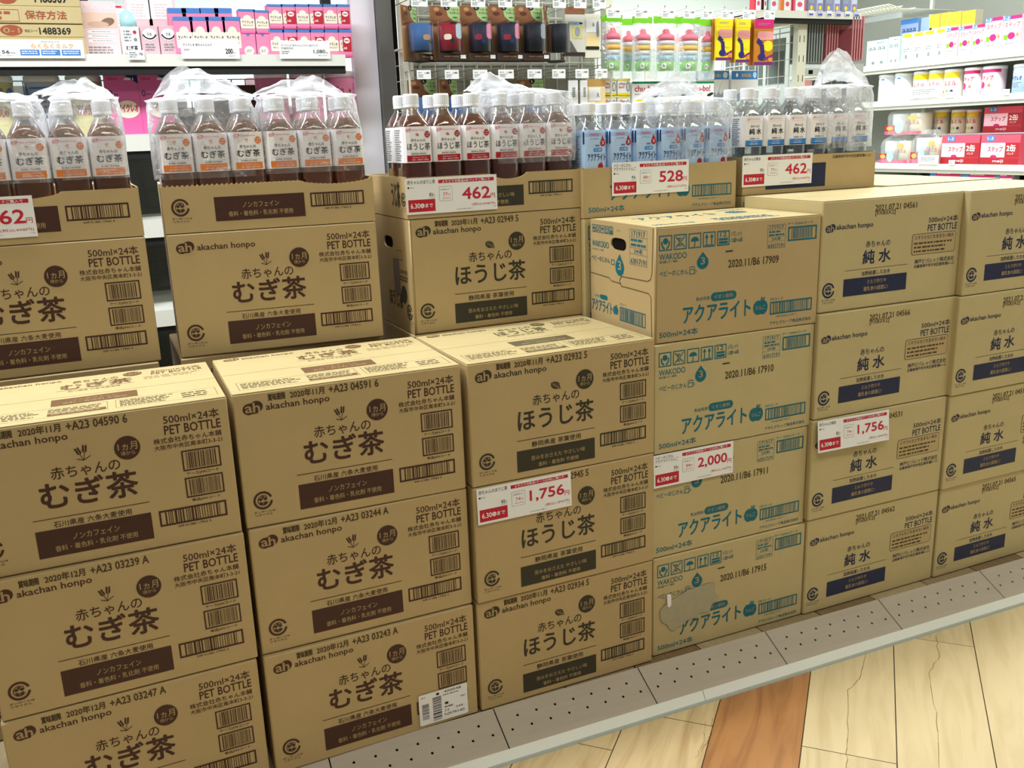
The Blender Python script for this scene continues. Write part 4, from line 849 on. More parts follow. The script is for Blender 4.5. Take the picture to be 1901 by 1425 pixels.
# pale pink display board, dispenser cards, sample bottle
a = at(160, 103, 1.60); c_ = at(213, 3, 1.60)
r = thing('leaflet_board', 'pale pink leaflet board with a sleeping baby photo on the left shelf', 'display board', (a.x, 1.60, ZD)); w, h = c_.x - a.x, c_.z - ZD
b = MB(); b.box(0, -.002, 0, w, .001, h, PALEPINK); b.box(0, 0, 0, w, .06, .003, PALEPINK); b.build('board', r); p = Print(off=.0026)
p.rect(w * .03, h * .54, w * .97, h * .80, SKIN); p.ell(w * .72, h * .64, w * .2, h * .07, mat('hair_brown', (134, 104, 92), .7), 1, rot=.3); p.ell(w * .45, h * .60, w * .3, h * .05, mat('skin_tan', (206, 172, 154), .7), 2)
for k, v in enumerate((.44, .36, .28)): p.rrect(w * .12, h * v, w * .9, h * (v + .055), h * .02, WHITE); p.micro(w * .25, h * v + .003, w * .8, h * (v + .045), 1, GREY, 1, k)
p.text('○○○○○○', w * .05, h * .86, w * .95, h * .93, WHITE, .01); p.micro(w * .1, h * .08, w * .85, h * .22, 3, GREY, 0, 5); p.build('front_print', r)
for i, (x0_, x1_, y0_, t) in enumerate(((214, 232, 8, 'narrow'), (237, 278, -12, 'middle'), (279, 322, -12, 'right'))):
    a = at(x0_, 60, 1.72); c_ = at(x1_, y0_, 1.72)
    pack('leaflet_board', t + ' pale pink leaflet board standing behind the sample bottle', 'display board', (a.x + c_.x) / 2, 1.72, ZD, c_.x - a.x, .01, c_.z - ZD, PALEPINK, lambda p, w, h: (p.rrect(-w * .4, h * .62, w * .4, h * .92, .004, WHITE), p.micro(-w * .25, h * .66, w * .25, h * .86, 5, mat('print_rose_grey', (206, 180, 184), .5), 1, 2, .22), p.rect(-w * .4, h * .94, w * .2, h * .97, PINKRED)), 'pale pink leaflet boards')
for i, (x0_, x1_) in enumerate(((260, 292), (295, 327))):
    a = at(x0_, 60, 1.57); c_ = at(x1_, 48, 1.57)
    pack('nipple_box', ('left', 'right')[i] + ' pale pink box with a white round badge beside the sample bottle', 'box', (a.x + c_.x) / 2, 1.57, ZD + .0005, c_.x - a.x, .05, c_.z - ZD, mat('box_dusty_pink', (216, 180, 190), .5), lambda p, w, h: (p.ell(0, h * .72, w * .38, w * .34, WHITE), p.arc(0, h * .80, w * .34, w * .42, 200, 340, BLACK, 1), p.text('乳首', -w * .12, h * .68, w * .12, h * .78, BLACK, 0, 2), p.micro(-w * .3, h * .2, w * .3, h * .45, 3, GREY)), 'pale pink badge boxes')
a = at(229, 98, 1.56); c_ = at(257, 50, 1.56); r = thing('sample_bottle', 'sample tea carton with a pale cyan dome cap on the left shelf', 'bottle', ((a.x + c_.x) / 2, 1.56, ZD + .0005)); w = c_.x - a.x; h = c_.z - ZD; b = MB(); b.bbox(-w / 2, 0, 0, w / 2, w, h, WHITE, .002); b.build('carton_body', r)
p = Print(off=.001); p.text('むぎ茶', -w * .3, h * .22, w * .33, h * .38, BLACK, .02); p.rect(-w * .4, 0.002, w * .4, h * .13, mat('ink_dusty_red', (190, 110, 110), .5)); p.ell(w * .25, h * .82, .005, .005, PINKRED); p.ell(w * .25, h * .58, .005, .005, GREY); p.micro(-w * .35, h * .5, w * .1, h * .9, 4, GREY); p.build('front_print', r)
ch = at(240, 17, 1.56).z - ZD; b = MB(); b.lathe([(w * .46, h), (w * .46, h + (ch - h) * .35), (w * .40, h + (ch - h) * .75), (w * .22, h + (ch - h) * .96), (0, ch)], mat('cap_cyan', (170, 220, 224), .3, .5), 24, 0, (0, w / 2, 0)); b.build('dome_cap', r, True, label='pale cyan dome cap')
# pink milk packs
def pinkp(flag):
    def d(p, w, h):
        p.rect(-w / 2, h * .90, w / 2, h * .995, BLUEC); p.rrect(-w * .42, h * .22, w * .42, h * .62, .004, CREAMP); p.ell(0, h * .62, w * .24, h * .14, CREAMP); p.text('アイクレオ', -w * .34, h * .42, w * .34, h * .53, BLACK, .02, 1); p.text('赤ちゃんミルク', -w * .28, h * .32, w * .32, h * .38, BLACK, .01, 1); p.rect(-w / 2 + .0005, h * .02, w / 2 - .0005, h * .10, PINK2)
        if flag: p.rect(-w * .2, h * .22, w * .42, h * .74, RED, 2); p.ell(w * .11, h * .60, w * .22, h * .10, WHITE, 3); p.text('数量限定', -w * .04, h * .57, w * .26, h * .63, RED, .02, 4); p.text('6本', -w * .15, h * .28, w * .1, h * .38, WHITE, .02, 4)
    return d
def pinkm(px0, px1, py0, pyb, Y, lab, flag=False, deck=True):
    a = at(px0, pyb, Y); c_ = at(px1, py0, Y); z0 = ZD + .0008 if deck else a.z + .0003
    return pack('milk_pack', lab, 'milk pack', (a.x + c_.x) / 2, Y, z0, c_.x - a.x - .0008, .040, c_.z - z0, PINK, pinkp(flag), 'pink baby milk packs')
for i, (x0_, x1_) in enumerate(((328, 357), (358, 387), (388, 417), (418, 446))): pinkm(x0_, x1_, 31, 100, 1.56, 'pink milk pack, ' + ORD[i] + ' from left behind the 200 yen card')
for i, (x0_, x1_) in enumerate(((320, 345), (346, 372), (379, 405), (406, 430))): pinkm(x0_, x1_, 15, 100, 1.66, 'pink milk pack, ' + ORD[i] + ' from left in the rear row')
for i, (x0_, x1_) in enumerate(((446, 473), (474, 499))):
    t = pack('milk_pack', 'plain side of a pink milk pack with a round badge, ' + ('left' if i == 0 else 'right') + ' of two', 'milk pack', (at(x0_ + 2, 80, 1.56).x + at(x1_ + 2, 80, 1.56).x) / 2, 1.56, ZD + .0008, at(x1_, 80, 1.56).x - at(x0_, 80, 1.56).x - .001, .04, at(460, 63, 1.56).z - ZD - .001, PINK2, lambda p, w, h: (p.rect(-w / 2, 0, w / 2, h, PINK), p.ell(0, h * .28, w * .34, h * .2, CREAMP, 1), p.micro(-w * .2, h * .2, w * .2, h * .34, 2, GREY, 2), p.poly([(-w * .15, h), (0, h * .88), (w * .15, h)], BLUEC, 1)), 'pink baby milk packs')
    pinkm(x0_, x1_, 17 if i == 0 else 19, 63, 1.56, 'upright pink milk pack stacked on a plain side pack, ' + ('left' if i == 0 else 'right'), deck=False)
xs = (499, 525, 550, 575, 601, 627, 650)
for row, (y0_, y1_) in enumerate(((8, 54), (55, 101))):
    for i in range(6): pinkm(xs[i] + row * 3, xs[i + 1] + row * 3 - 1, y0_, y1_, 1.56, 'pink milk pack' + (' with red flag' if i % 2 else '') + ', ' + ORD[i] + ' from left in the ' + ('upper' if row == 0 else 'lower') + ' six-pack row', i % 2 == 1, row == 1)
# lower deck: cans and pink boxes
def can(label, x, y, z, r_, h, m, draw, lidm=PWHITE, group='milk powder cans', rz=0, name='milk_powder_can'):
    t = thing(name, label, 'can', (x, y, z), rz, group); b = MB(); b.lathe([(r_ * .97, 0), (r_, .004), (r_, h * .90)], m, 28); b.build('can_body', t, True)
    b = MB(); b.lathe([(r_ * 1.02, h * .89), (r_ * 1.03, h * .97), (r_ * .96, h), (0, h)], lidm, 28); b.build('lid', t, True); p = Print(R=r_, off=.0008, step=.0004); draw(p, r_, h); p.build('wrap_print', t); return t
CANY = mat('can_pale_yellow', (226, 218, 160), .4, .4); CANL = mat('can_lavender', (206, 208, 226), .4); LIDC = mat('lid_clear_grey', (212, 212, 206), .3)
def meijid(p, r, h): p.text('meiji', -r * .35, h * .68, r * .4, h * .80, mat('ink_meiji', (150, 80, 40), .5), .02); p.text('ほほえみ', -r * .6, h * .35, r * .6, h * .52, RED, .02); p.rrect(r * .62, h * .56, r * 1.15, h * .80, .01, BLUEC, 1); p.text('0-1', r * .68, h * .62, r * 1.05, h * .74, WHITE, .01, 2); p.rrect(-r * 1.2, h * .5, -r * .62, h * .84, .01, GOLD, 0)
ZL = 1.1505
for i, (x0_, x1_, m, t) in enumerate(((-48, 24, CANY, 'at the left edge'), (40, 112, CANL, 'second from the left, lavender front'), (119, 190, CANY, 'third from the left with brown lettering'))):
    a = at(x0_, 150, 1.62); c_ = at(x1_, 150, 1.62); can('pale milk powder can on the lower left shelf, ' + t, (a.x + c_.x) / 2, 1.655, ZL, (c_.x - a.x) / 2 * .94, at(80, 139, 1.62).z - ZL, m, meijid if m is CANY else (lambda p, r, h: (p.rect(-r * .8, h * .78, r * .8, h * .81, BLUEC), p.rrect(-r * 1.35, h * .62, -r * .95, h * .84, .01, BLUEC, 1), p.micro(-r * .6, h * .3, r * .6, h * .7, 5, GREY))), LIDC)
for i, (x0_, x1_) in enumerate(((193, 253), (255, 314))):
    a = at(x0_, 150, 1.60); c_ = at(x1_, 134, 1.60)
    pack('milk_powder_box', 'bright pink milk powder box with a navy corner, ' + ('left' if i == 0 else 'right') + ' of two', 'box', (a.x + c_.x) / 2, 1.60, ZL, c_.x - a.x, .07, c_.z - ZL, PINK2, lambda p, w, h: (p.poly([(w * .0, h * .998), (w * .5, h * .82), (w * .5, h * .998)], LNAVY), p.text('0', -w * .42, h * .62, -w * .3, h * .72, LNAVY, 0), p.micro(-w * .28, h * .64, -w * .1, h * .67, 1, LNAVY), p.text('Glico', -w * .4, h * .88, -w * .1, h * .93, PINKRED), p.ell(w * .1, h * .42, w * .36, h * .14, CREAMP), p.text('アイクレオ', -w * .2, h * .38, w * .42, h * .5, PINKRED, .03, 1), p.micro(w * .1, h * .86, w * .45, h * .93, 1, WHITE, 1)), 'bright pink milk powder boxes')
for i, (x0_, x1_) in enumerate(((474, 538), (540, 603), (605, 664))):
    a = at(x0_, 150, 1.62); c_ = at(x1_, 150, 1.62); can('pink milk powder can with frosted lid, ' + ORD[i] + ' of three from the left', (a.x + c_.x) / 2, 1.655, ZL, (c_.x - a.x) / 2 * .93, at(560, 132, 1.62).z - ZL, PINK, lambda p, r, h: (p.text('Glico', -r * .65, h * .62, r * .0, h * .74, PINKRED, .01), p.ell(r * .45, h * .62, r * .15, h * .07, CREAMP), p.ell(r * .45, h * .66, r * .12, h * .045, mat('hair_brown', (134, 104, 92), .7), 1), p.text('アイクレオ', -r * .6, h * .25, r * .6, h * .42, WHITE, .02), p.text('0', r * .8, h * .68, r * .95, h * .8, LNAVY)), mat('lid_frosted', (232, 212, 224), .3))
bx = thing('cardboard_box', 'dark brown box on the lower left shelf behind the bag handle', 'box', (at(440, 165, 1.6).x, 1.68, ZL)); b = MB(); b.bbox(-.09, 0, 0, .10, .12, at(420, 158, 1.68).z - ZL, mat('box_brown', (74, 48, 40), .6)); b.build('box_body', bx)
for i in range(9):   # goods on the far side, seen through the grid
    pack('soap_pack', 'small pale pack seen through the wire grid, ' + ORD[i] + ' from the left', 'pack', -.80 + i * .155, 1.96, 1.235, .10, .05, .085 + .01 * (i % 3), (PWHITE, LAV, PALEPINK)[i % 3], None, 'pale packs behind the wire grid')
lowb = shelf('display_shelf', 'far shelf behind the wire grid with pale packs', -.95, .60, 1.945, 2.2, 1.234)
# packs in the gap between the two back stacks
for i, z in enumerate((.90, .64, .34)):
    pack('diaper_pack', ('upper', 'middle', 'lower')[i] + ' white pack seen in the slit between two back stacks', 'pack', -.20, 1.53 - .05 * i, z + .0005, .30, .12, .12, PWHITE, lambda p, w, h: (p.rect(-w * .5, h * .05, w * .5, h * .3, ORANGE), p.rect(w * .1, h * .45, w * .2, h * .7, RED)), 'white packs in the slit')
    zc = z - .044; r = thing('shelf_price_card', ('upper', 'middle', 'lower')[i] + ' white shelf card seen in the slit between the stacks', 'price card', (-.26, YF - .05 * (i + 1) - .0012, zc), 0, 'white shelf price cards')
    b = MB(); b.box(0, -.001, 0, .16, 0, .062, WHITE); b.build('card', r); p = Print(off=.0014); p.rect(.06, .010, .12, .030, ORANGE); p.build('printed_text', r)
# ---------------------------------------------------------------- hook display with mug sleeves
def hook(label, px0, py0, px1, py1, Y, yb, m=CHROME, tag=True, rz=0):
    a = at(px0, py1, Y); c_ = at(px1, py0, Y); w, h = c_.x - a.x, c_.z - a.z
    r = thing('display_hook', label, 'hook', ((a.x + c_.x) / 2, Y, a.z), rz, 'display hooks with price tags')
    b = MB(); b.tube([(-.012, yb - Y, h + .004), (-.012, .004, h + .004), (-.012, .0, h + .012)], .0016, m, 5); b.tube([(.004, yb - Y, h * .45), (.004, .003, h * .45)], .0014, m, 5); b.build('hook_wire', r)
    if tag:
        b = MB(); b.prism([(-w / 2, 0), (w / 2, 0), (w / 2, h), (-w / 2, h)][::-1], -.0022, -.0012, WHITE); b.build('price_tag', r); p = Print(off=.0026, step=.0004)
        p.micro(-w * .4, h * .62, -w * .05, h * .8, 1, GREY); p.micro(-w * .4, h * .15, w * .05, h * .55, 3, GREY); p.text('1,480', w * .06, h * .55, w * .40, h * .78, BLACK, .02); p.build('tag_print', r)
    return r
T1 = ((763, 793), (818, 848), (874, 900), (925, 950), (976, 1001), (1026, 1050), (1065, 1088), (1100, 1124))
T2 = ((774, 799), (826, 851), (878, 904), (925, 953), (979, 1005), (1025, 1049), (1068, 1092), (1107, 1127))
for i, (a, b) in enumerate(T1): hook('hook with white price tag in the upper row, ' + ORD[i] + ' from the left', a, -4, b, 12 + .5 * i, 1.44, 1.685)
for i, (a, b) in enumerate(T2): hook('hook with white price tag in the lower row, ' + ORD[i] + ' from the left', a, 130 - .3 * i, b, 147 - .3 * i, 1.44, 1.685)
WOODP = mat('card_wood_print', (142, 94, 62), .5, var=.35, vscale=26, stretch=(1, 1, 3)); TAN = mat('card_tan', (192, 146, 102), .5); LIME = mat('card_pale_green', (176, 208, 140), .5); CHOC = mat('card_dark_brown', (58, 44, 38), .5)
BLIS = film('clear_blister', (1, 1, 1), .04, .5, .04, .05, 0, 1)
def sleeve_card(label, px0, px1, py0, py1, cols, yaw=0.0, Y=1.50, tube=True):
    a = at(px0, py1, Y); c_ = at(px1, py0, Y); h = c_.z - a.z; w = .102
    r = thing('mug_sleeve_pack', label, 'pack', ((a.x + c_.x) / 2, Y, a.z), yaw, 'mug sleeves on hooks'); b = MB(); b.box(-w / 2, 0, 0, w / 2, .0025, h, TAN); b.build('backing_card', r)
    p = Print(off=.0006, step=.0004); p.rect(-w / 2, h * .64, w / 2, h, WOODP); p.ell(-w * .2, h * .86, w * .13, h * .035, mat('nut_brown', (104, 54, 34), .5), 1); p.ell(-w * .28, h * .94, w * .09, h * .035, TAN, 1); p.line([(-w * .4, h * .66), (w * .2, h * .74)], h * .03, mat('nut_brown', (104, 54, 34), .5), 1)
    p.poly([(w * .02, h), (w * .5, h), (w * .5, h * .72), (w * .28, h * .74), (w * .10, h * .82)][::-1], LIME, 1); p.ell(w * .08, h * .975, w * .10, h * .05, BLACK, 2); p.text('L', w * .05, h * .955, w * .11, h * .995, WHITE, .02, 3); p.text('くるくる', w * .22, h * .92, w * .46, h * .96, BLACK, .02, 2); p.text('マイボトル', w * .16, h * .86, w * .47, h * .90, BLACK, .02, 2); p.ell(w * .34, h * .80, w * .09, h * .012, DGRN, 2); p.build('card_print', r)
    if tube:
        m0 = MB(); R_ = w * .37; m0.lathe([(R_, h * .18), (R_, h * .66), (0, h * .665)], cols[0], 24, 0, (0, -R_ - .002, 0)); m0.lathe([(0, h * .165), (R_ * .9, h * .17), (R_, h * .18)], BLACK, 24, 0, (0, -R_ - .002, 0)); m0.build('fabric_sleeve', r, True, label='rolled fabric mug sleeve')
        q = Print(R=R_, off=.0008, step=.0004)
        if len(cols) > 1: q.rrect(R_ * .15, h * .38, R_ * .95, h * .645, .006, cols[1], 0)
        if len(cols) > 2: q.rrect(-R_ * .9, h * .36, -R_ * .25, h * .46, .003, cols[2], 0); q.ell(-R_ * .15, h * .34, R_ * .22, h * .05, cols[3] if len(cols) > 3 else BLACK, 1)
        q.rect(-R_ * .3, h * .64, R_ * .25, h * .67, BLACK, 1); q.v = [(x, y - R_ - .002, z) for x, y, z in q.v]; q.build('pattern_print', r)
        m1 = MB(); m1.lathe([(R_ * 1.08, h * .15), (R_ * 1.08, h * .70)], BLIS, 24, 0, (0, -R_ - .002, 0)); m1.f = m1.f[:-2]; m1.m = m1.m[:-2]; m1.build('blister', r, True)
        b = MB(); b.prism([(-w / 2, 0), (w / 2, 0), (w / 2, h * .13), (-w / 2, h * .13)][::-1], -.055, -.0535, CHOC); b.box(-w / 2, -.0535, -.001, w / 2, 0, .001, CHOC); b.build('base_tab', r)
        q = Print(off=.056, step=.0004); q.text('SMART ANGEL', -w * .28, h * .06, w * .22, h * .085, TAN, .02); q.rect(w * .26, h * .035, w * .44, h * .10, WHITE); q.build('base_print', r)
    return r
SB = mat('sleeve_blue', (64, 104, 160), .6); SR = mat('sleeve_red', (150, 26, 44), .6); SN = mat('sleeve_navy', (34, 40, 60), .6); SK = mat('sleeve_black', (26, 30, 38), .6); SP_ = mat('patch_pink', (232, 140, 176), .5); SG = mat('patch_ice', (190, 214, 224), .5); SM = mat('patch_maroon', (150, 40, 60), .5); SGR = mat('patch_grey', (150, 160, 176), .5)
for i, (x0, x1, cols, yaw, t) in enumerate(((742, 780, (SB, SG, TAN), .75, 'blue sleeve turned aside'), (799, 856, (SR, SG, CREAMP, BLACK), 0, 'dark red sleeve'), (856, 908, (SN, SP_, SM, LNAVY), .04, 'navy sleeve with pink patch, left one'), (907, 958, (SN, SP_, SM, LNAVY), .08, 'navy sleeve with pink patch, right one'), (957, 1008, (SK, SGR), 0, 'black sleeve with grey patch'), (1000, 1030, (SK, SGR), .95, 'black sleeve turned aside'))):
    sleeve_card('brown card pack with ' + t + ', hanging in the upper row', x0, x1, 12, 115, cols, yaw)
for i, (x0, x1, t) in enumerate(((758, 812, 'first'), (816, 852, 'second'), (962, 1008, 'rightmost'))):
    sleeve_card('brown card pack in the lower row behind the tea caps, ' + t, x0, x1, 148, 250, (SB, SG), (.1, .6, 0)[i], 1.55)
def hang(label, px0, py0, px1, py1, Y, m, draw, cat='pack', name='accessory_pack', d=.02, yaw=0, grp='hanging accessory packs'):
    a = at(px0, py1, Y); c_ = at(px1, py0, Y); return pack(name, label, cat, (a.x + c_.x) / 2, Y, a.z, c_.x - a.x, d, c_.z - a.z, m, draw, grp, yaw)
hang('white pack with a photo and black base hanging right of the sleeves', 1050, 14, 1085, 104, 1.50, mat('pack_grey_white', (216, 214, 206), .4), lambda p, w, h: (p.rect(-w * .5, h * .86, w * .5, h, WOODP), p.rect(-w * .15, h * .36, w * .38, h * .62, mat('photo_yellow', (216, 208, 130), .5)), p.ell(w * .12, h * .5, w * .14, h * .1, SGR, 1), p.rrect(-w * .38, h * .64, w * .38, h * .71, .008, mat('badge_blue', (140, 176, 206), .5)), p.text('INITIAL', -w * .25, h * .66, w * .25, h * .69, WHITE, .02, 1), p.rect(-w * .5, 0, w * .5, h * .08, CHOC), p.poly([(-w * .5, h * .08), (w * .1, h * .08), (-w * .2, h * .3), (-w * .5, h * .42)], SHGREY)))
hang('white teat pack with black band hanging at the far right hook', 1086, 26, 1114, 108, 1.50, CREAM, lambda p, w, h: (p.rect(-w * .42, h * .18, w * .42, h * .55, mat('pack_butter', (236, 214, 160), .5)), p.rrect(-w * .45, h * .19, w * .42, h * .27, .004, BLACK, 1), p.rect(-w * .42, h * .58, w * .3, h * .88, WHITE, 1), p.line([(0, h * .72), (w * .05, h * .8), (w * .1, h * .72)], .003, GREY, 2), p.ell(w * .32, h * .66, w * .09, h * .18, GREY, 2)))
hang('cream and ochre pack at the right end of the lower hook row', 1092, 146, 1124, 215, 1.50, mat('pack_butter', (236, 214, 160), .5), lambda p, w, h: (p.rect(-w * .5, h * .80, w * .5, h, mat('pack_ochre', (190, 150, 90), .5)), p.rect(-w * .45, h * .4, w * .2, h * .76, WHITE, 1), p.line([(0, h * .5), (w * .05, h * .62), (w * .12, h * .5)], .003, GREY, 2)))
for i, (x0, x1, y1) in enumerate(((876, 893, 210), (1056, 1073, 210), (1078, 1091, 210))): hang('narrow white card with vertical lettering under a lower hook, ' + ORD[i], x0, 149, x1, y1, 1.50, WHITE, lambda p, w, h: [p.rect(-w * .1, h * (.5 + .06 * k), w * .2, h * (.54 + .06 * k), GREY) for k in range(5)], d=.004)
def frame_basket(label, px0, px1, py0, Y, yb):
    a = at(px0, py0, Y); r = thing('wire_basket_end', label, 'basket', (0, 0, 0), 0, 'white wire basket ends'); b = MB(); b.tube([(a.x, yb, a.z), (a.x, Y, a.z), (a.x, Y - .004, a.z - .02), (a.x, Y - .004, a.z - .40)], .004, WIRE, 6)
    for k in range(1, 9): b.tube([(a.x, yb, a.z - .05 * k), (a.x, Y, a.z - .05 * k)], .0016, WIRE, 5)
    for k in range(1, 4): b.tube([(a.x, yb + (Y - yb) * k / 4, a.z), (a.x, yb + (Y - yb) * k / 4, a.z - .40)], .0016, WIRE, 5)
    b.build('wire_frame', r)
frame_basket('white wire basket end at the left of the hook display', 756, 758, 87, 1.50, 1.685); frame_basket('white wire basket end left of the green snack pouches', 1133, 1136, 90, 1.50, 1.685)

# ---------------------------------------------------------------- green pouches, yellow packs, boxes
XG1 = at(1440, 60, 1.62).x
mesh_panel('wire_grid_panel', 'wire grid behind the green topped pouches', XH1 + .04, XG1, .2, 1.39, 1.74, .05, WIRE)
CP = [mat('cup_' + n, c, .4, .4) for n, c in (('pink', (226, 120, 140)), ('clear', (208, 206, 206)), ('amber', (226, 180, 90)), ('grey', (196, 204, 204)), ('blue', (150, 184, 200)), ('green', (120, 200, 70)))]
POUCHF2 = film('milky_pouch_film', (1, 1, 1), .32, .8, .15, .7, .4, 30)
def pouch(label, px0, px1, py0, py1, Y):
    a = at(px0, py1, Y); c_ = at(px1, py0, Y); w, h = c_.x - a.x, c_.z - a.z
    r = thing('milk_container_pouch', label, 'pouch', ((a.x + c_.x) / 2, Y, a.z), rnd.uniform(-.1, .1), 'green topped pouches on hooks'); b = MB(); b.box(-w / 2, -.0015, h * .89, w / 2, .0015, h, GRN); b.build('header_card', r, label='bright green header card')
    rr = w * .36; segs = (('stack_lid', CP[0], [(rr * .32, .80), (rr * .42, .775), (rr * .5, .73), (rr * .9, .705), (rr, .68), (rr, .62)]), ('stack_cup', CP[1], [(rr * .96, .62), (rr * .98, .54)]), ('stack_cup', CP[2], [(rr * 1.0, .54), (rr * 1.0, .46)]), ('stack_cup', CP[3], [(rr * .98, .46), (rr * .96, .38)]), ('stack_cup', CP[4], [(rr * 1.0, .38), (rr * .98, .29)]), ('stack_cup', CP[5], [(rr * 1.0, .29), (rr * .9, .14)]))
    for n_, m, pr in segs: MB().lathe([(q, z * h) for q, z in pr][::-1], m, 18, 0, (0, -.002, 0), .8).build(n_, r, True)
    b = MB(); vs = []; N, M = 16, 14
    for sd in (-1, 1):
        for j in range(M + 1):
            for i in range(N + 1):
                u = i / N; v = j / M; puff = math.sin(math.pi * u) ** .6 * math.sin(math.pi * min(1, (1 - v) * 1.0) * .5 + .0) * rr * .95 if v < 1 else 0
                x = (u - .5) * w * (1.0 + .04 * math.sin(v * 5)); vs.append((x, sd * (puff + .0016) + .003 * noise.noise(Vector((x * 60, v * 9, sd + px0))) * (v < .95), v * h * .90))
    K = (N + 1) * (M + 1); fs = [(k * K + j * (N + 1) + i, k * K + j * (N + 1) + i + 1, k * K + (j + 1) * (N + 1) + i + 1, k * K + (j + 1) * (N + 1) + i) for k in (0, 1) for j in range(M) for i in range(N)]
    b.add(vs, fs, POUCHF2); b.build('pouch_film', r, True)
    p = Print(off=rr * .95 + .004, step=.0004); p.rrect(-w * .34, h * .17, -w * .16, h * .25, .002, WHITE); p.text('b', -w * .30, h * .185, -w * .2, h * .24, BLACK, .02, 1); p.build('badge_print', r)
    return r
for i, (x0, x1, y0, Y, t) in enumerate(((1118, 1155, 28, 1.50, 'first from the left'), (1152, 1180, 35, 1.62, 'second from the left, set back'), (1174, 1211, 31, 1.50, 'third from the left'), (1214, 1256, 31, 1.50, 'fourth from the left'), (1250, 1265, 40, 1.62, 'fifth from the left, mostly hidden'), (1256, 1300, 32, 1.50, 'sixth from the left'), (1298, 1326, 36, 1.55, 'rightmost'))):
    pouch('translucent green topped pouch of stacking cups, ' + t, x0, x1, y0, 148, Y)
for i, (a, b) in enumerate(((1126, 1152), (1178, 1203), (1228, 1252), (1269, 1290), (1304, 1322), (1339, 1362), (1378, 1402), (1418, 1438))): hook('hook tag over the hanging pouches, ' + ORD[i] + ' from the left', a, 16 + .6 * i, b, 33 + .4 * i, 1.44, 1.735)
AMB = mat('snack_amber', (190, 120, 40), .4); PUR = mat('snack_purple', (110, 50, 110), .4); INDI = mat('snack_indigo', (48, 44, 110), .4); ROSE = mat('snack_rose', (232, 160, 160), .4)
def snack(top):
    def d(p, w, h): p.rect(-w / 2, h * .80, w / 2, h, top); p.rrect(-w * .35, h * .55, w * .48, h * .74, .01, ROSE, 1); p.ell(w * .22, h * .42, w * .25, h * .12, YEL, 1); p.line([(-w * .35, h * .55), (-w * .1, h * .45), (-w * .05, h * .2)], w * .2, INDI, 2); p.ell(-w * .1, h * .18, w * .2, h * .08, INDI, 2); p.line([(w * .0, h * .12), (w * .48, h * .22)], h * .05, PUR, 2); p.rect(-w / 2, 0, w / 2, h * .07, PUR, 1); p.ell(w * .35, h * .12, w * .12, h * .05, ORANGE, 3); p.micro(-w * .3, h * .86, w * .3, h * .92, 2, GREY, 1)
    return d
k = 0
for x0, x1, y0, y1, top, c_ in ((1326, 1361, 34, 112, YEL, 'yellow'), (1363, 1394, 35, 116, YEL, 'yellow'), (1397, 1437, 36, 121, MAG, 'magenta')):
    for j in range(4):
        hang(('front' if j == 3 else ORD[3 - j + 0] + ' hidden behind the front') + ' ' + c_ + ' topped snack pack' + (' on the left hook', ' on the middle hook', ' on the right hook')[k], x0 - 7 + 2 * j + (3 if j == 3 else 0), y0 + (3 - j), x1 - 10 + 2 * j + (4 if j == 3 else 0), y1, 1.56 - .02 * j, (AMB, AMB, AMB, YEL if k < 2 else AMB)[j], snack(top) if j == 3 else None, d=.010, grp='hanging snack packs', name='snack_pack')
    k += 1
ZC = at(1250, 205, 1.52).z
shelf('display_shelf', 'shelf under the lemon print boxes in the middle', XH1 + .04, XG1, 1.50, 1.74, ZC, .02)
def chubo(p, w, h): p.rect(-w / 2, h * .93, w / 2, h, DGRN); p.text('chu-bo!', -w * .42, h * .66, w * .34, h * .86, mat('ink_crimson', (184, 30, 60), .5), .02); p.micro(-w * .42, h * .54, w * .1, h * .60, 1, GREY); p.ell(-w * .2, h * .26, w * .21, h * .16, YEL); p.line([(w * .15, h * .2), (w * .22, h * .42), (w * .45, h * .56)], w * .02, BLACK); p.ell(w * .34, h * .54, w * .14, h * .05, BLACK, 1, 12, .3)
for i, (x0, x1) in enumerate(((1176, 1231), (1233, 1281), (1283, 1329))):
    a = at(x0, 200, 1.52); c_ = at(x1, 151, 1.52); pack('nursing_bottle_box', 'white box with green top edge and lemon print, ' + ('left', 'middle', 'right')[i] + ' of three', 'box', (a.x + c_.x) / 2, 1.53, ZC + .001, c_.x - a.x - .002, .10, c_.z - ZC, WHITE, chubo, 'white lemon print boxes')
for i, (x0, x1) in enumerate(((1122, 1147), (1149, 1173))):
    for j, (y0, y1) in enumerate(((145, 177), (178, 209))):
        a = at(x0, y1, 1.52); c_ = at(x1, y0, 1.52); z0 = a.z if j == 0 else ZC + .0008
        pack('nursing_bottle_box', 'small yellow edged box, ' + ('left', 'right')[i] + ' of the ' + ('upper', 'lower')[j] + ' pair', 'box', (a.x + c_.x) / 2, 1.53, z0 + .0005, c_.x - a.x - .002, .06, c_.z - z0 - .001, WHITE, lambda p, w, h: (p.rect(-w / 2, h * .88, w / 2, h, YEL), p.rect(-w / 2, 0, w / 2, h * .14, YEL), p.text('chu-', -w * .4, h * .62, w * .15, h * .80, RED, .02), p.text('bo!', -w * .4, h * .42, 0, h * .58, RED, .02), p.ell(w * .32, h * .5, w * .14, h * .28, GREY), p.ell(w * .32, h * .5, w * .09, h * .2, SHWHITE, 1)), 'small yellow edged boxes')
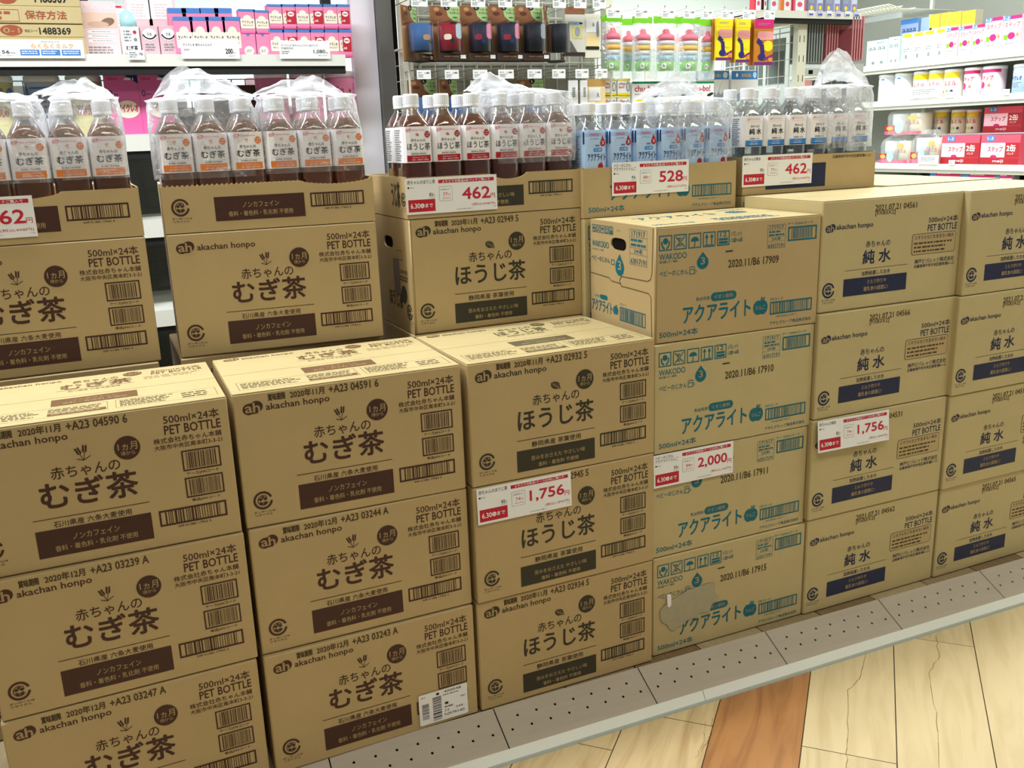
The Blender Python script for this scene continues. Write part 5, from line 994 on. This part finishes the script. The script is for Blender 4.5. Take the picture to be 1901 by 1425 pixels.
for i, (x0, x1) in enumerate(((1318, 1384), (1385, 1438))):
    a = at(x0, 200, 1.56); c_ = at(x1, 128, 1.56); pack('bottle_set_box', 'pale grey box with blue top band, ' + ('left', 'right')[i] + ' one', 'box', (a.x + c_.x) / 2, 1.66, ZC + .001, c_.x - a.x - .004, .07, c_.z - ZC, mat('box_ice_grey', (222, 228, 232), .4), lambda p, w, h: (p.rect(-w / 2, h * .78, w / 2, h, LBLUE), p.ell(-w * .3, h * .89, w * .04, h * .05, WHITE, 1), p.text('飲み残し防止', -w * .12, h * .84, w * .25, h * .93, GOLD, .02, 1), p.ell(w * .38, h * .89, w * .07, h * .08, SG, 1), [p.ell(w * q, h * .34, w * .12, h * .13, SGR, 1) for q in (-.25, 0, .25)], [p.ell(w * q, h * .5, w * .05, h * .10, SHWHITE, 2) for q in (-.25, 0, .25)]), 'pale boxes with blue bands')

# ---------------------------------------------------------------- gondola with hanging flat packs
YP = 2.2; a = at(1484, 20, YP); c_ = at(1500, 20, YP); ZT = a.z
gd = thing('gondola_frame', 'white gondola frame with slotted post behind the water bottles', 'gondola', (0, 0, 0)); b = MB(); b.box(a.x, YP, FZ, c_.x, YP + .035, ZT, CREAM); b.build('post', gd)
p = Print(off=.0006); [p.rect(a.x + .008 + q, ZT - .05 - .09 * k, a.x + .012 + q, ZT - .02 - .09 * k, BLACK) for k in range(9) for q in (0, .026)]; p.v = [(x, y + YP, z) for x, y, z in p.v]; p.build('slots', gd)
b = MB(); b.box(a.x, YP + .035, ZT - .05, a.x + .03, 3.6, ZT - .005, CREAM); b.build('top_rail', gd); b = MB(); b.box(a.x, 3.565, FZ, a.x + .05, 3.6, ZT, CREAM); b.build('rear_post', gd)
XP = a.x + .015
gp = mesh_panel('wire_grid_panel', 'white wire grid receding left of the slotted post', 0, 1.33, .15, ZT - .06, 0, .075, WIRE, (XP + .02, 3.55, 0), -math.pi / 2)
def flat(label, x, y, zt, w, h, m, pm=None):
    r = thing('stocking_pack', label, 'pack', (x, y, zt - h), 0, 'flat hanging packs on the gondola'); b = MB(); b.box(-.003, 0, 0, .003, w, h, m); b.build('card_sleeve', r)
    b = MB(); b.box(-.0042, .003, h * .03, -.0032, w - .003, h * .72, pm or BLACK); b.build('window_print', r); b = MB(); b.tube([(-.002, w / 2, h), (-.002, w / 2, h + .02), (.004, w / 2, h + .025)], .0015, CHROME, 5); b.build('hanger', r); return r
G1 = mat('pack_grey', (150, 156, 152), .4, .4); G1b = mat('pack_grey_dark', (96, 102, 100), .4); G2 = mat('pack_rose', (206, 140, 144), .4, .4); G2b = mat('pack_rose_dark', (156, 84, 92), .4)
ztg = at(1520, 43, YP + .05).z; zbg = at(1520, 117, YP + .05).z
for i in range(7): flat('grey flat hanging pack, ' + ORD[i] + ' from the slotted post', c_.x + .018 + i * .0165, YP + .02, ztg, .12, ztg - zbg, G1, G1b)
for i in range(10):
    near = i > 4; flat('rose flat hanging pack, ' + ORD[i] + ' from the left', c_.x + .145 + i * .0165 + (.012 if near else 0), YP + (.02 if not near else -.05), ztg + (.0 if not near else .025), .12, ztg - zbg + (.0 if not near else .02), G2, G2b)
for i in range(3): flat('grey flat pack seen through the receding grid, ' + ORD[i] + ' from the post', XP + .06, YP + .18 + i * .17, ZT - .10, .14, .22, G1, G1b)
b = MB(); r = thing('hook_rail', 'chrome rail behind the grid holding the grey flat packs', 'rail'); b.tube([(XP + .058, YP + .036, ZT - .078), (XP + .058, 3.56, ZT - .078)], .003, CHROME, 6); b.build('rail_rod', r)
for j, zz in enumerate((ztg + .028, ztg + .050)):
    b = MB(); r = thing('hook_rail', ('lower', 'upper')[j] + ' chrome hook rail over the flat packs', 'rail', (0, 0, 0), 0, 'chrome hook rails'); b.tube([(a.x + .02, YP + .08 - .02 * j, zz), (c_.x + .34, YP + .08 - .02 * j, zz)], .003, CHROME, 6); b.build('rail_rod', r)
tb = thing('tag_rail', 'grey clip rail with dark slots below the flat packs', 'rail'); zz = at(1520, 134, YP).z; b = MB(); b.box(c_.x + .002, YP, zz - .018, c_.x + .36, YP + .01, zz + .018, mat('rail_grey', (186, 190, 184), .4)); b.build('rail_board', tb)
for k in range(4): b = MB(); b.box(c_.x + .02 + .075 * k, YP - .002, zz - .008, c_.x + .045 + .075 * k, YP - .0003, zz + .010, DARK); b.build('slot', tb)
for k in range(5):
    pack('mesh_bag_pack', 'dark mesh pack below the clip rail, ' + ORD[k] + ' from the post', 'pack', c_.x + .035 + .066 * k, YP + .02, zz - .15, .058, .02, .115, (ROSE, G1b, SHGREY, G1b, SHGREY)[k], lambda p, w, h: p.line([(-w * .4, 0), (0, h * .5), (w * .4, h)], .004, SGR), 'dark mesh packs')
ep = thing('end_panel', 'grey panel edge right of the flat packs', 'panel'); q = at(1586, 118, 2.12); q2 = at(1602, 118, 2.12); b = MB(); b.box(q.x, 2.12, FZ, q2.x + .005, 2.16, q.z, mat('end_panel_grey', (180, 182, 180), .5)); b.build('panel_board', ep)
# top shelf of the gondola with blue tags and packs
zs_ = at(1500, 24, 2.15).z; x0 = at(1385, 20, 2.15).x; x1 = at(1600, 20, 2.15).x
tp_ = shelf('display_shelf', 'top shelf of the gondola with blue and white tags', x0, x1, 2.15, 2.6, zs_ + .004, .028, SHWHITE)
for k in range(6):
    xx = at(1508 + 17 * k, 18, 2.14).x; r = thing('shelf_tag', 'blue and white tag on the gondola top shelf, ' + ORD[k] + ' from the left', 'price tag', (xx, 2.148, zs_ - .012), 0, 'blue and white shelf tags'); b = MB(); b.box(-.016, -.0015, 0, .016, 0, .024, LAV if k % 2 else WHITE); b.build('tag', r); b = MB(); b.box(-.012, -.0024, .002, .012, -.0016, .010, mat('tag_blue', (90, 100, 190), .4)); b.build('tag_stripe', r)
for k in range(6):
    xx = at(1512 + 16 * k, 5, 2.2).x; pack('toy_pack', 'lavender pack at the top edge on the gondola shelf, ' + ORD[k] + ' from the left', 'pack', xx, 2.22, zs_ + .0045, .036, .05, .10, LAV if k % 2 else SGR, lambda p, w, h: (p.rect(-w * .4, h * .05, w * .4, h * .5, mat('pack_violet', (140, 130, 190), .4)), p.ell(0, h * .3, w * .25, h * .1, YEL, 1)), 'lavender packs')
for k, (px0, px1, m) in enumerate(((1406, 1420, RED), (1422, 1430, CHOC), (1432, 1452, SG), (1458, 1476, ORANGE), (1478, 1502, PINKL))):
    u = at(px0, 5, 2.2).x; v = at(px1, 5, 2.2).x; pack('toy_pack', ('dark red', 'dark brown', 'pale blue', 'orange and white', 'pink') [k] + ' pack at the top edge of the frame', 'pack', (u + v) / 2, 2.22, zs_ + .0045, v - u - .002, .04, .14, m, lambda p, w, h: (p.rrect(-w * .35, h * .1, w * .35, h * .5, .003, WHITE), p.ell(0, h * .3, w * .2, h * .08, PINKL, 1)), 'packs on the gondola top shelf')

# ---------------------------------------------------------------- milk powder wall at the right (faces left, towards -x)
XW = 5.0
wt = -math.pi / 2
def rshelf(label, z, rail=.035): return shelf('display_shelf', label, -4.6, -1.9, 0, .485, z, rail, SHWHITE, (XW, 0, 0), wt, mat('shelf_under', (190, 190, 182), .5))
rshelf('top white shelf on the right wall carrying pink and yellow boxes', 1.505); rshelf('middle white shelf on the right wall carrying milk powder cans', 1.258); rshelf('lowest visible white shelf on the right wall with red two-can packs', .835); rshelf('bottom shelf on the right wall, half hidden by the cartons', .50)
bk = thing('shelf_back_panel', 'pale back panel of the right wall shelves', 'panel', (XW + .51, 0, 0), wt); PG = mat('back_panel_grey', (150, 150, 142), .6)
for k in range(3): b = MB(); b.box(-4.65 + .95 * k, 0, FZ, -4.65 + .95 * k + .94, .02, 2.1, PG); b.build('panel', bk)
for k in range(4): b = MB(); b.box(-4.66 + .95 * k - .008, -.02, FZ, -4.66 + .95 * k + .018, .0, 2.1, SHWHITE); b.build('slotted_post', bk)
def rp(label, px0, px1, pyt, z, m, draw, dx=.03, name='milk_powder_box', grp='milk powder boxes on the right wall', cat='box', top=None, d=.07):
    a = atx(px0, pyt, XW + dx); c_ = atx(px1, pyt, XW + dx); w = abs(a.y - c_.y)
    return pack(name, label, cat, XW + dx, (a.y + c_.y) / 2, z + .0006, w - .003, d, max(.03, c_.z - z), m, draw, grp, wt, top=top)
def rcan(label, px0, px1, pyt, z, m, draw, dx=.03, lid=PWHITE):
    a = atx(px0, pyt, XW + dx); c_ = atx(px1, pyt, XW + dx); r_ = abs(a.y - c_.y) / 2 * .98
    return can(label, XW + dx + r_, (a.y + c_.y) / 2, z + .0005, r_, c_.z - z, m, draw, lid, 'cans on the right wall shelf', wt)
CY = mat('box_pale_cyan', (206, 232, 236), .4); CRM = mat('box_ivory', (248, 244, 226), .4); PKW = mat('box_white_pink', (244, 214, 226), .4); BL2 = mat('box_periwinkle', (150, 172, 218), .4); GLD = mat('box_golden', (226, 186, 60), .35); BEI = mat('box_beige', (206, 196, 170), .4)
def aad(p, w, h): p.text('aa', -w * .40, h * .62, -w * .05, h * .74, SHGREY, 0); p.text('aa', w * .05, h * .62, w * .40, h * .74, SHGREY, 0); p.micro(w * .0, h * .86, w * .4, h * .93, 1, BLUEC); p.ell(-w * .15, h * .12, w * .08, h * .06, GREY); p.ell(w * .25, h * .12, w * .08, h * .06, GREY)
rp('pale cyan carton on the top right shelf, left one', 1610, 1649, 72, 1.505, CY, aad); rp('pale cyan carton on the top right shelf, right one', 1650, 1671, 67, 1.505, CY, aad)
rp('periwinkle blue box behind the ivory boxes, left one', 1673, 1706, 33, 1.505, BL2, lambda p, w, h: (p.text('aa', -w * .4, h * .72, 0, h * .80, LNAVY, .01), p.text('aa', 0, h * .72, w * .4, h * .80, LNAVY, .01), p.rect(-w / 2, h * .9, w / 2, h, BLUEC)), .20); rp('periwinkle blue box behind the ivory boxes, right one', 1710, 1732, 30, 1.505, BL2, None, .20)
for i, (x0_, x1_) in enumerate(((1727, 1746), (1747, 1763), (1764, 1786), (1787, 1812))): rp('golden topped box in the rear row on the top right shelf, ' + ORD[i] + ' from left', x0_, x1_, 25 - 2.5 * i, 1.505, (BEI, CRM, BEI, BEI)[i], lambda p, w, h: (p.rect(-w / 2, h * .72, w / 2, h, GLD), p.text('はぐくみ', -w * .4, h * .62, w * .4, h * .70, RED, .02), p.ell(0, h * .45, w * .2, h * .05, DGRN)), .20)
for i, (x0_, x1_) in enumerate(((1675, 1695), (1696, 1716), (1717, 1737), (1738, 1757))): rp('ivory box with yellow top in the front row, ' + ORD[i] + ' from left', x0_, x1_, 61 - 3.2 * i, 1.505, CRM, lambda p, w, h: (p.rrect(-w * .42, h * .86, w * .42, h * .98, .01, YEL), p.ell(0, h * .2, w * .12, h * .08, GREY), p.micro(-w * .3, h * .35, w * .3, h * .5, 2, GREY)))
def step(p, w, h): p.rect(-w / 2, h * .88, -w * .12, h, BLUEC, 1); p.rect(-w * .12, h * .90, w / 2, h, MAG, 1); p.text('1-3', -w * .46, h * .90, -w * .18, h * .98, WHITE, .02, 2); p.text('ステップ', -w * .40, h * .68, w * .42, h * .82, RED, .02); p.ell(0, h * .44, w * .20, h * .10, MAG, 1); p.rect(-w * .42, h * .34, -w * .2, h * .48, GRN, 1); p.poly([(w * .22, h * .42), (w * .42, h * .42), (w * .32, h * .54)], ORANGE, 1); p.micro(-w * .3, h * .2, w * .3, h * .26, 1, GREY)
for i, (x0_, x1_, y0_, dx) in enumerate(((1758, 1780, 50, .02), (1782, 1806, 47, .02), (1807, 1830, 44, .02), (1831, 1863, 30, -.0), (1864, 1899, 26, -.0))): rp('pink box with magenta top bar, ' + ORD[i] + ' from left on the top right shelf', x0_, x1_, y0_, 1.505, PKW, step, .02 + (.0 if i < 3 else .02))
rcan('white milk powder can on the middle right shelf, left one', 1624, 1653, 137, 1.258, PWHITE, lambda p, r, h: (p.text('すこやか', -r * .6, h * .55, r * .3, h * .68, SHGREY, 0), p.rect(-r * .1, h * .78, r * .3, h * .84, BLUEC))); rcan('white milk powder can on the middle right shelf, right one', 1654, 1683, 134, 1.258, PWHITE, lambda p, r, h: (p.text('すこやか', -r * .6, h * .55, r * .3, h * .68, SHGREY, 0), p.rect(-r * .1, h * .78, r * .3, h * .84, BLUEC)))
def hoho(p, r, h): p.rect(-r * 1.2, h * .70, r * 1.2, h * .88, YEL); p.ell(-r * .3, h * .79, r * .3, h * .06, GOLD, 1); p.text('ミルミル', -r * .9, h * .42, r * .9, h * .58, RED, .03, 1); p.ell(-r * .6, h * .22, r * .18, h * .06, PINKL, 1); p.ell(0, h * .22, r * .18, h * .06, GRN, 1); p.ell(r * .5, h * .22, r * .18, h * .06, INDI, 1)
for i, (x0_, x1_, y0_) in enumerate(((1689, 1717, 131), (1718, 1745, 129), (1746, 1776, 127))): rcan('white can with yellow upper band, ' + ORD[i] + ' from left', x0_, x1_, y0_, 1.258, CRM, hoho)
def stc(p, r, h): p.rect(-r * 1.2, h * .78, r * 1.2, h * .89, MAG, 0); p.text('ステップ', -r * .8, h * .52, r * .6, h * .68, RED, .03, 1); p.ell(-r * .45, h * .36, r * .32, h * .12, MAG, 1); p.poly([(r * .1, h * .3), (r * .45, h * .3), (r * .28, h * .44)], ORANGE, 1)
for i, (x0_, x1_, y0_) in enumerate(((1783, 1814, 124), (1816, 1852, 121))): rcan('pink can with dark red upper band, ' + ('left', 'right')[i] + ' one', x0_, x1_, y0_, 1.258, PKW, stc)
rcan('blue can at the right edge of the middle shelf', 1873, 1910, 117, 1.258, BL2, lambda p, r, h: (p.text('アイクレオ', -r * .8, h * .45, r * .4, h * .6, INDI, .02), p.ell(-r * .2, h * .75, r * .3, h * .06, WHITE), p.micro(-r * .6, h * .2, r * .4, h * .4, 3, GREY)))
def rcard(label, px0, px1, py0, py1, X=XW - .006):
    a = atx(px0, py1, X); c_ = atx(px1, py0, X); r = thing('shelf_price_card', label, 'price card', (X, max(a.y, c_.y), a.z), wt, 'white shelf price cards'); w = abs(a.y - c_.y); h = abs(atx(px0, py0, X).z - a.z); b = MB(); b.box(0, -.0012, 0, w, 0, h, WHITE); b.build('card', r); p = Print(off=.0018, step=.0005); p.micro(w * .15, h * .3, w * .85, h * .8, 3, GREY); p.build('printed_text', r)
rcard('white shelf card under the yellow banded cans', 1685, 1745, 163, 184); rcard('small white tag under the third yellow banded can', 1754, 1772, 171, 182); rcard('small white tag under the blue can', 1861, 1875, 166, 177); rcard('white shelf card below the bagged cans', 1704, 1743, 288, 305); rcard('small white tag under the red two-can pack', 1761, 1773, 297, 306); rcard('small white tag below the pink boxes on the top shelf', 1824, 1836, 89, 97)
# lowest visible shelf: bagged cans and red two-can packs
ZQ = .835
def bagged(label, px0, px1, pyt, z, front=True):
    a = atx(px0, 280, XW + .03); c_ = atx(px1, pyt, XW + .03); w = abs(a.y - c_.y); h = max(.08, c_.z - z); r = thing('bagged_can_set', label, 'pack', (XW + .03, (a.y + c_.y) / 2, z + .0005), wt, 'clear bags of two cans')
    for k in (-1, 1): b = MB(); b.lathe([(w * .22, 0), (w * .22, h * .72), (w * .21, h * .76), (0, h * .76)], CRM if k > 0 else PWHITE, 20, 0, (k * w * .24, w * .26, 0)); b.build('can', r, True)
    p = Print(off=.002, step=.0005); p.ell(w * .24, h * .60, w * .12, h * .08, GLD); p.text('ミルミル', w * .06, h * .36, w * .44, h * .48, RED, .02); p.rect(-w * .5, h * .02, w * .5, h * .12, PINKL); p.rect(-w * .48, h * .14, -w * .22, h * .34, RED, 1); p.ell(-w * .35, h * .24, w * .09, h * .07, GOLD, 2); p.ell(-w * .1, h * .25, w * .12, h * .2, SG, 1); p.build('front_print', r)
    b = MB(); vs = []; NU, NV = 28, 10
    for j in range(NV + 1):
        for i in range(NU):
            t = j / NV; q = 2 * math.pi * i / NU; dd = (abs(math.cos(q)) ** 6 + abs(math.sin(q)) ** 6) ** (1 / 6); k = 1 if t < .75 else 1 - (t - .75) * 2.4; n_ = .006 * noise.noise(Vector((i * .7, j * .6, px0)))
            vs.append((math.cos(q) / dd * (w / 2) * k + n_, w * .26 + math.sin(q) / dd * (w * .28) * k + n_, t * h + n_ * (j > 0) * 2))
    b.add(vs, [(j * NU + i, j * NU + (i + 1) % NU, (j + 1) * NU + (i + 1) % NU, (j + 1) * NU + i) for j in range(NV) for i in range(NU)], POUCHF); b.build('bag_film', r, True)
bagged('bagged can pair on the upper level at the left of the lowest shelf', 1640, 1714, 196, ZQ + .195); bagged('bagged can pair on the shelf left of the white card', 1632, 1688, 248, ZQ); bagged('bagged can pair on the shelf beside the red packs', 1690, 1746, 240, ZQ)
pl = thing('display_stand', 'clear riser under the upper bagged can pair and red pack', 'stand', (XW + .02, 0, 0), wt); y0_ = atx(1636, 260, XW + .03).y; y1_ = atx(1910, 260, XW + .03).y
b = MB(); b.box(-y0_ - .02, .14, ZQ + .184, -y1_, .34, ZQ + .194, PKW); b.build('riser_board', pl); b = MB(); b.box(-y0_ - .02, .33, ZQ, -y1_, .34, ZQ + .184, PKW); b.build('riser_back', pl)
def two(p, w, h): p.rect(-w / 2, 0, w / 2, h * .24, LRED, 1); p.text('meiji', -w * .15, h * .06, w * .12, h * .18, PKW, .02, 2); p.rect(-w * .48, h * .26, w * .14, h * .74, PKW, 1); p.text('ステップ', -w * .30, h * .44, w * .08, h * .62, RED, .03, 2); p.ell(-w * .14, h * .28, w * .08, h * .06, MAG, 2); p.rect(w * .14, h * .26, w * .5, h * .74, LRED, 1); p.text('2缶', w * .18, h * .46, w * .40, h * .68, WHITE, .03, 2); p.text('パック', w * .2, h * .34, w * .36, h * .42, WHITE, .01, 2); p.rect(-w * .35, h * .8, -w * .15, h * .98, BLUEC, 1); p.text('1-3', -w * .32, h * .84, -w * .18, h * .94, WHITE, .02, 2)
TWO = mat('box_coral', (226, 84, 108), .4)
for i, (x0_, x1_, y0_, z, t) in enumerate(((1749, 1820, 251, ZQ, 'left one at the front'), (1822, 1896, 250, ZQ, 'right one at the front'), (1828, 1900, 196, ZQ + .1945, 'upper one on the riser'))): rp('coral red two-can pack, ' + t, x0_, x1_, y0_, z, TWO, two, .02 if z == ZQ else .17, 'two_can_pack', 'coral two-can packs', 'pack', d=.10)
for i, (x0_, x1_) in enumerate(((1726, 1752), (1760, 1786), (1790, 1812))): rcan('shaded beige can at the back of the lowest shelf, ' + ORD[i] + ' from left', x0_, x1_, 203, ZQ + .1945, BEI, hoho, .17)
ZR = atx(1760, 332, XW).z
rb = thing('display_riser', 'low dark riser on the bottom right shelf under pink boxes', 'riser', (XW + .02, 0, 0), wt); b = MB(); b.box(-4.0, 0, .5003, -2.3, .3, ZR - .002, SHGREY); b.build('riser_block', rb)
for i, (x0_, x1_, y0_) in enumerate(((1727, 1784, 317), (1787, 1848, 320), (1850, 1880, 321))): rp('low magenta box just above the carton tops, ' + ORD[i] + ' from left', x0_, x1_, y0_, ZR - .001, PKW, lambda p, w, h: (p.rect(-w / 2, h * .3, w / 2, h, MAG), p.rect(-w / 2, h * .3, -w * .3, h, BLUEC, 1), p.micro(-w * .25, h * .5, w * .3, h * .75, 1, WHITE, 1)), grp='low magenta boxes')
zk = atx(1640, 30, XW + .05).z; ya = atx(1602, 30, XW).y; yc = atx(1674, 30, XW).y
wb = thing('wire_shelf', 'white wire shelf at the upper left of the right wall', 'shelf', (XW, 0, 0), wt); b = MB(); b.box(-ya, 0, zk - .035, -yc, .012, zk, mat('beam_grey', (150, 156, 156), .5)); b.build('front_beam', wb); b = MB()
for k in range(12): xx = -ya + (ya - yc) * k / 11; b.tube([(xx, -.12, zk + .045), (xx, .0, zk + .02), (xx, .48, zk + .02)], .004, WIRE, 5)
for k in range(4): b.tube([(-ya, -.12 + .12 * k, zk + .045 - .008 * k), (-yc, -.12 + .12 * k, zk + .045 - .008 * k)], .004, WIRE, 5)
b.build('wire_deck', wb)
# lamps of the shop ceiling (their light comes from the area lamps set at the top)
for x, y, w, d, e_, c_, t in LAMPS:
    r = thing('ceiling_light', 'recessed white ceiling light above the ' + t, 'ceiling light', (x, y, CZ), 0, 'ceiling lights'); b = MB()
    for q in ((-w / 2 - .02, -d / 2 - .02, w / 2 + .02, -d / 2), (-w / 2 - .02, d / 2, w / 2 + .02, d / 2 + .02), (-w / 2 - .02, -d / 2, -w / 2, d / 2), (w / 2, -d / 2, w / 2 + .02, d / 2)): b.box(q[0], q[1], -.025, q[2], q[3], -.0003, SHWHITE)
    b.build('frame', r)
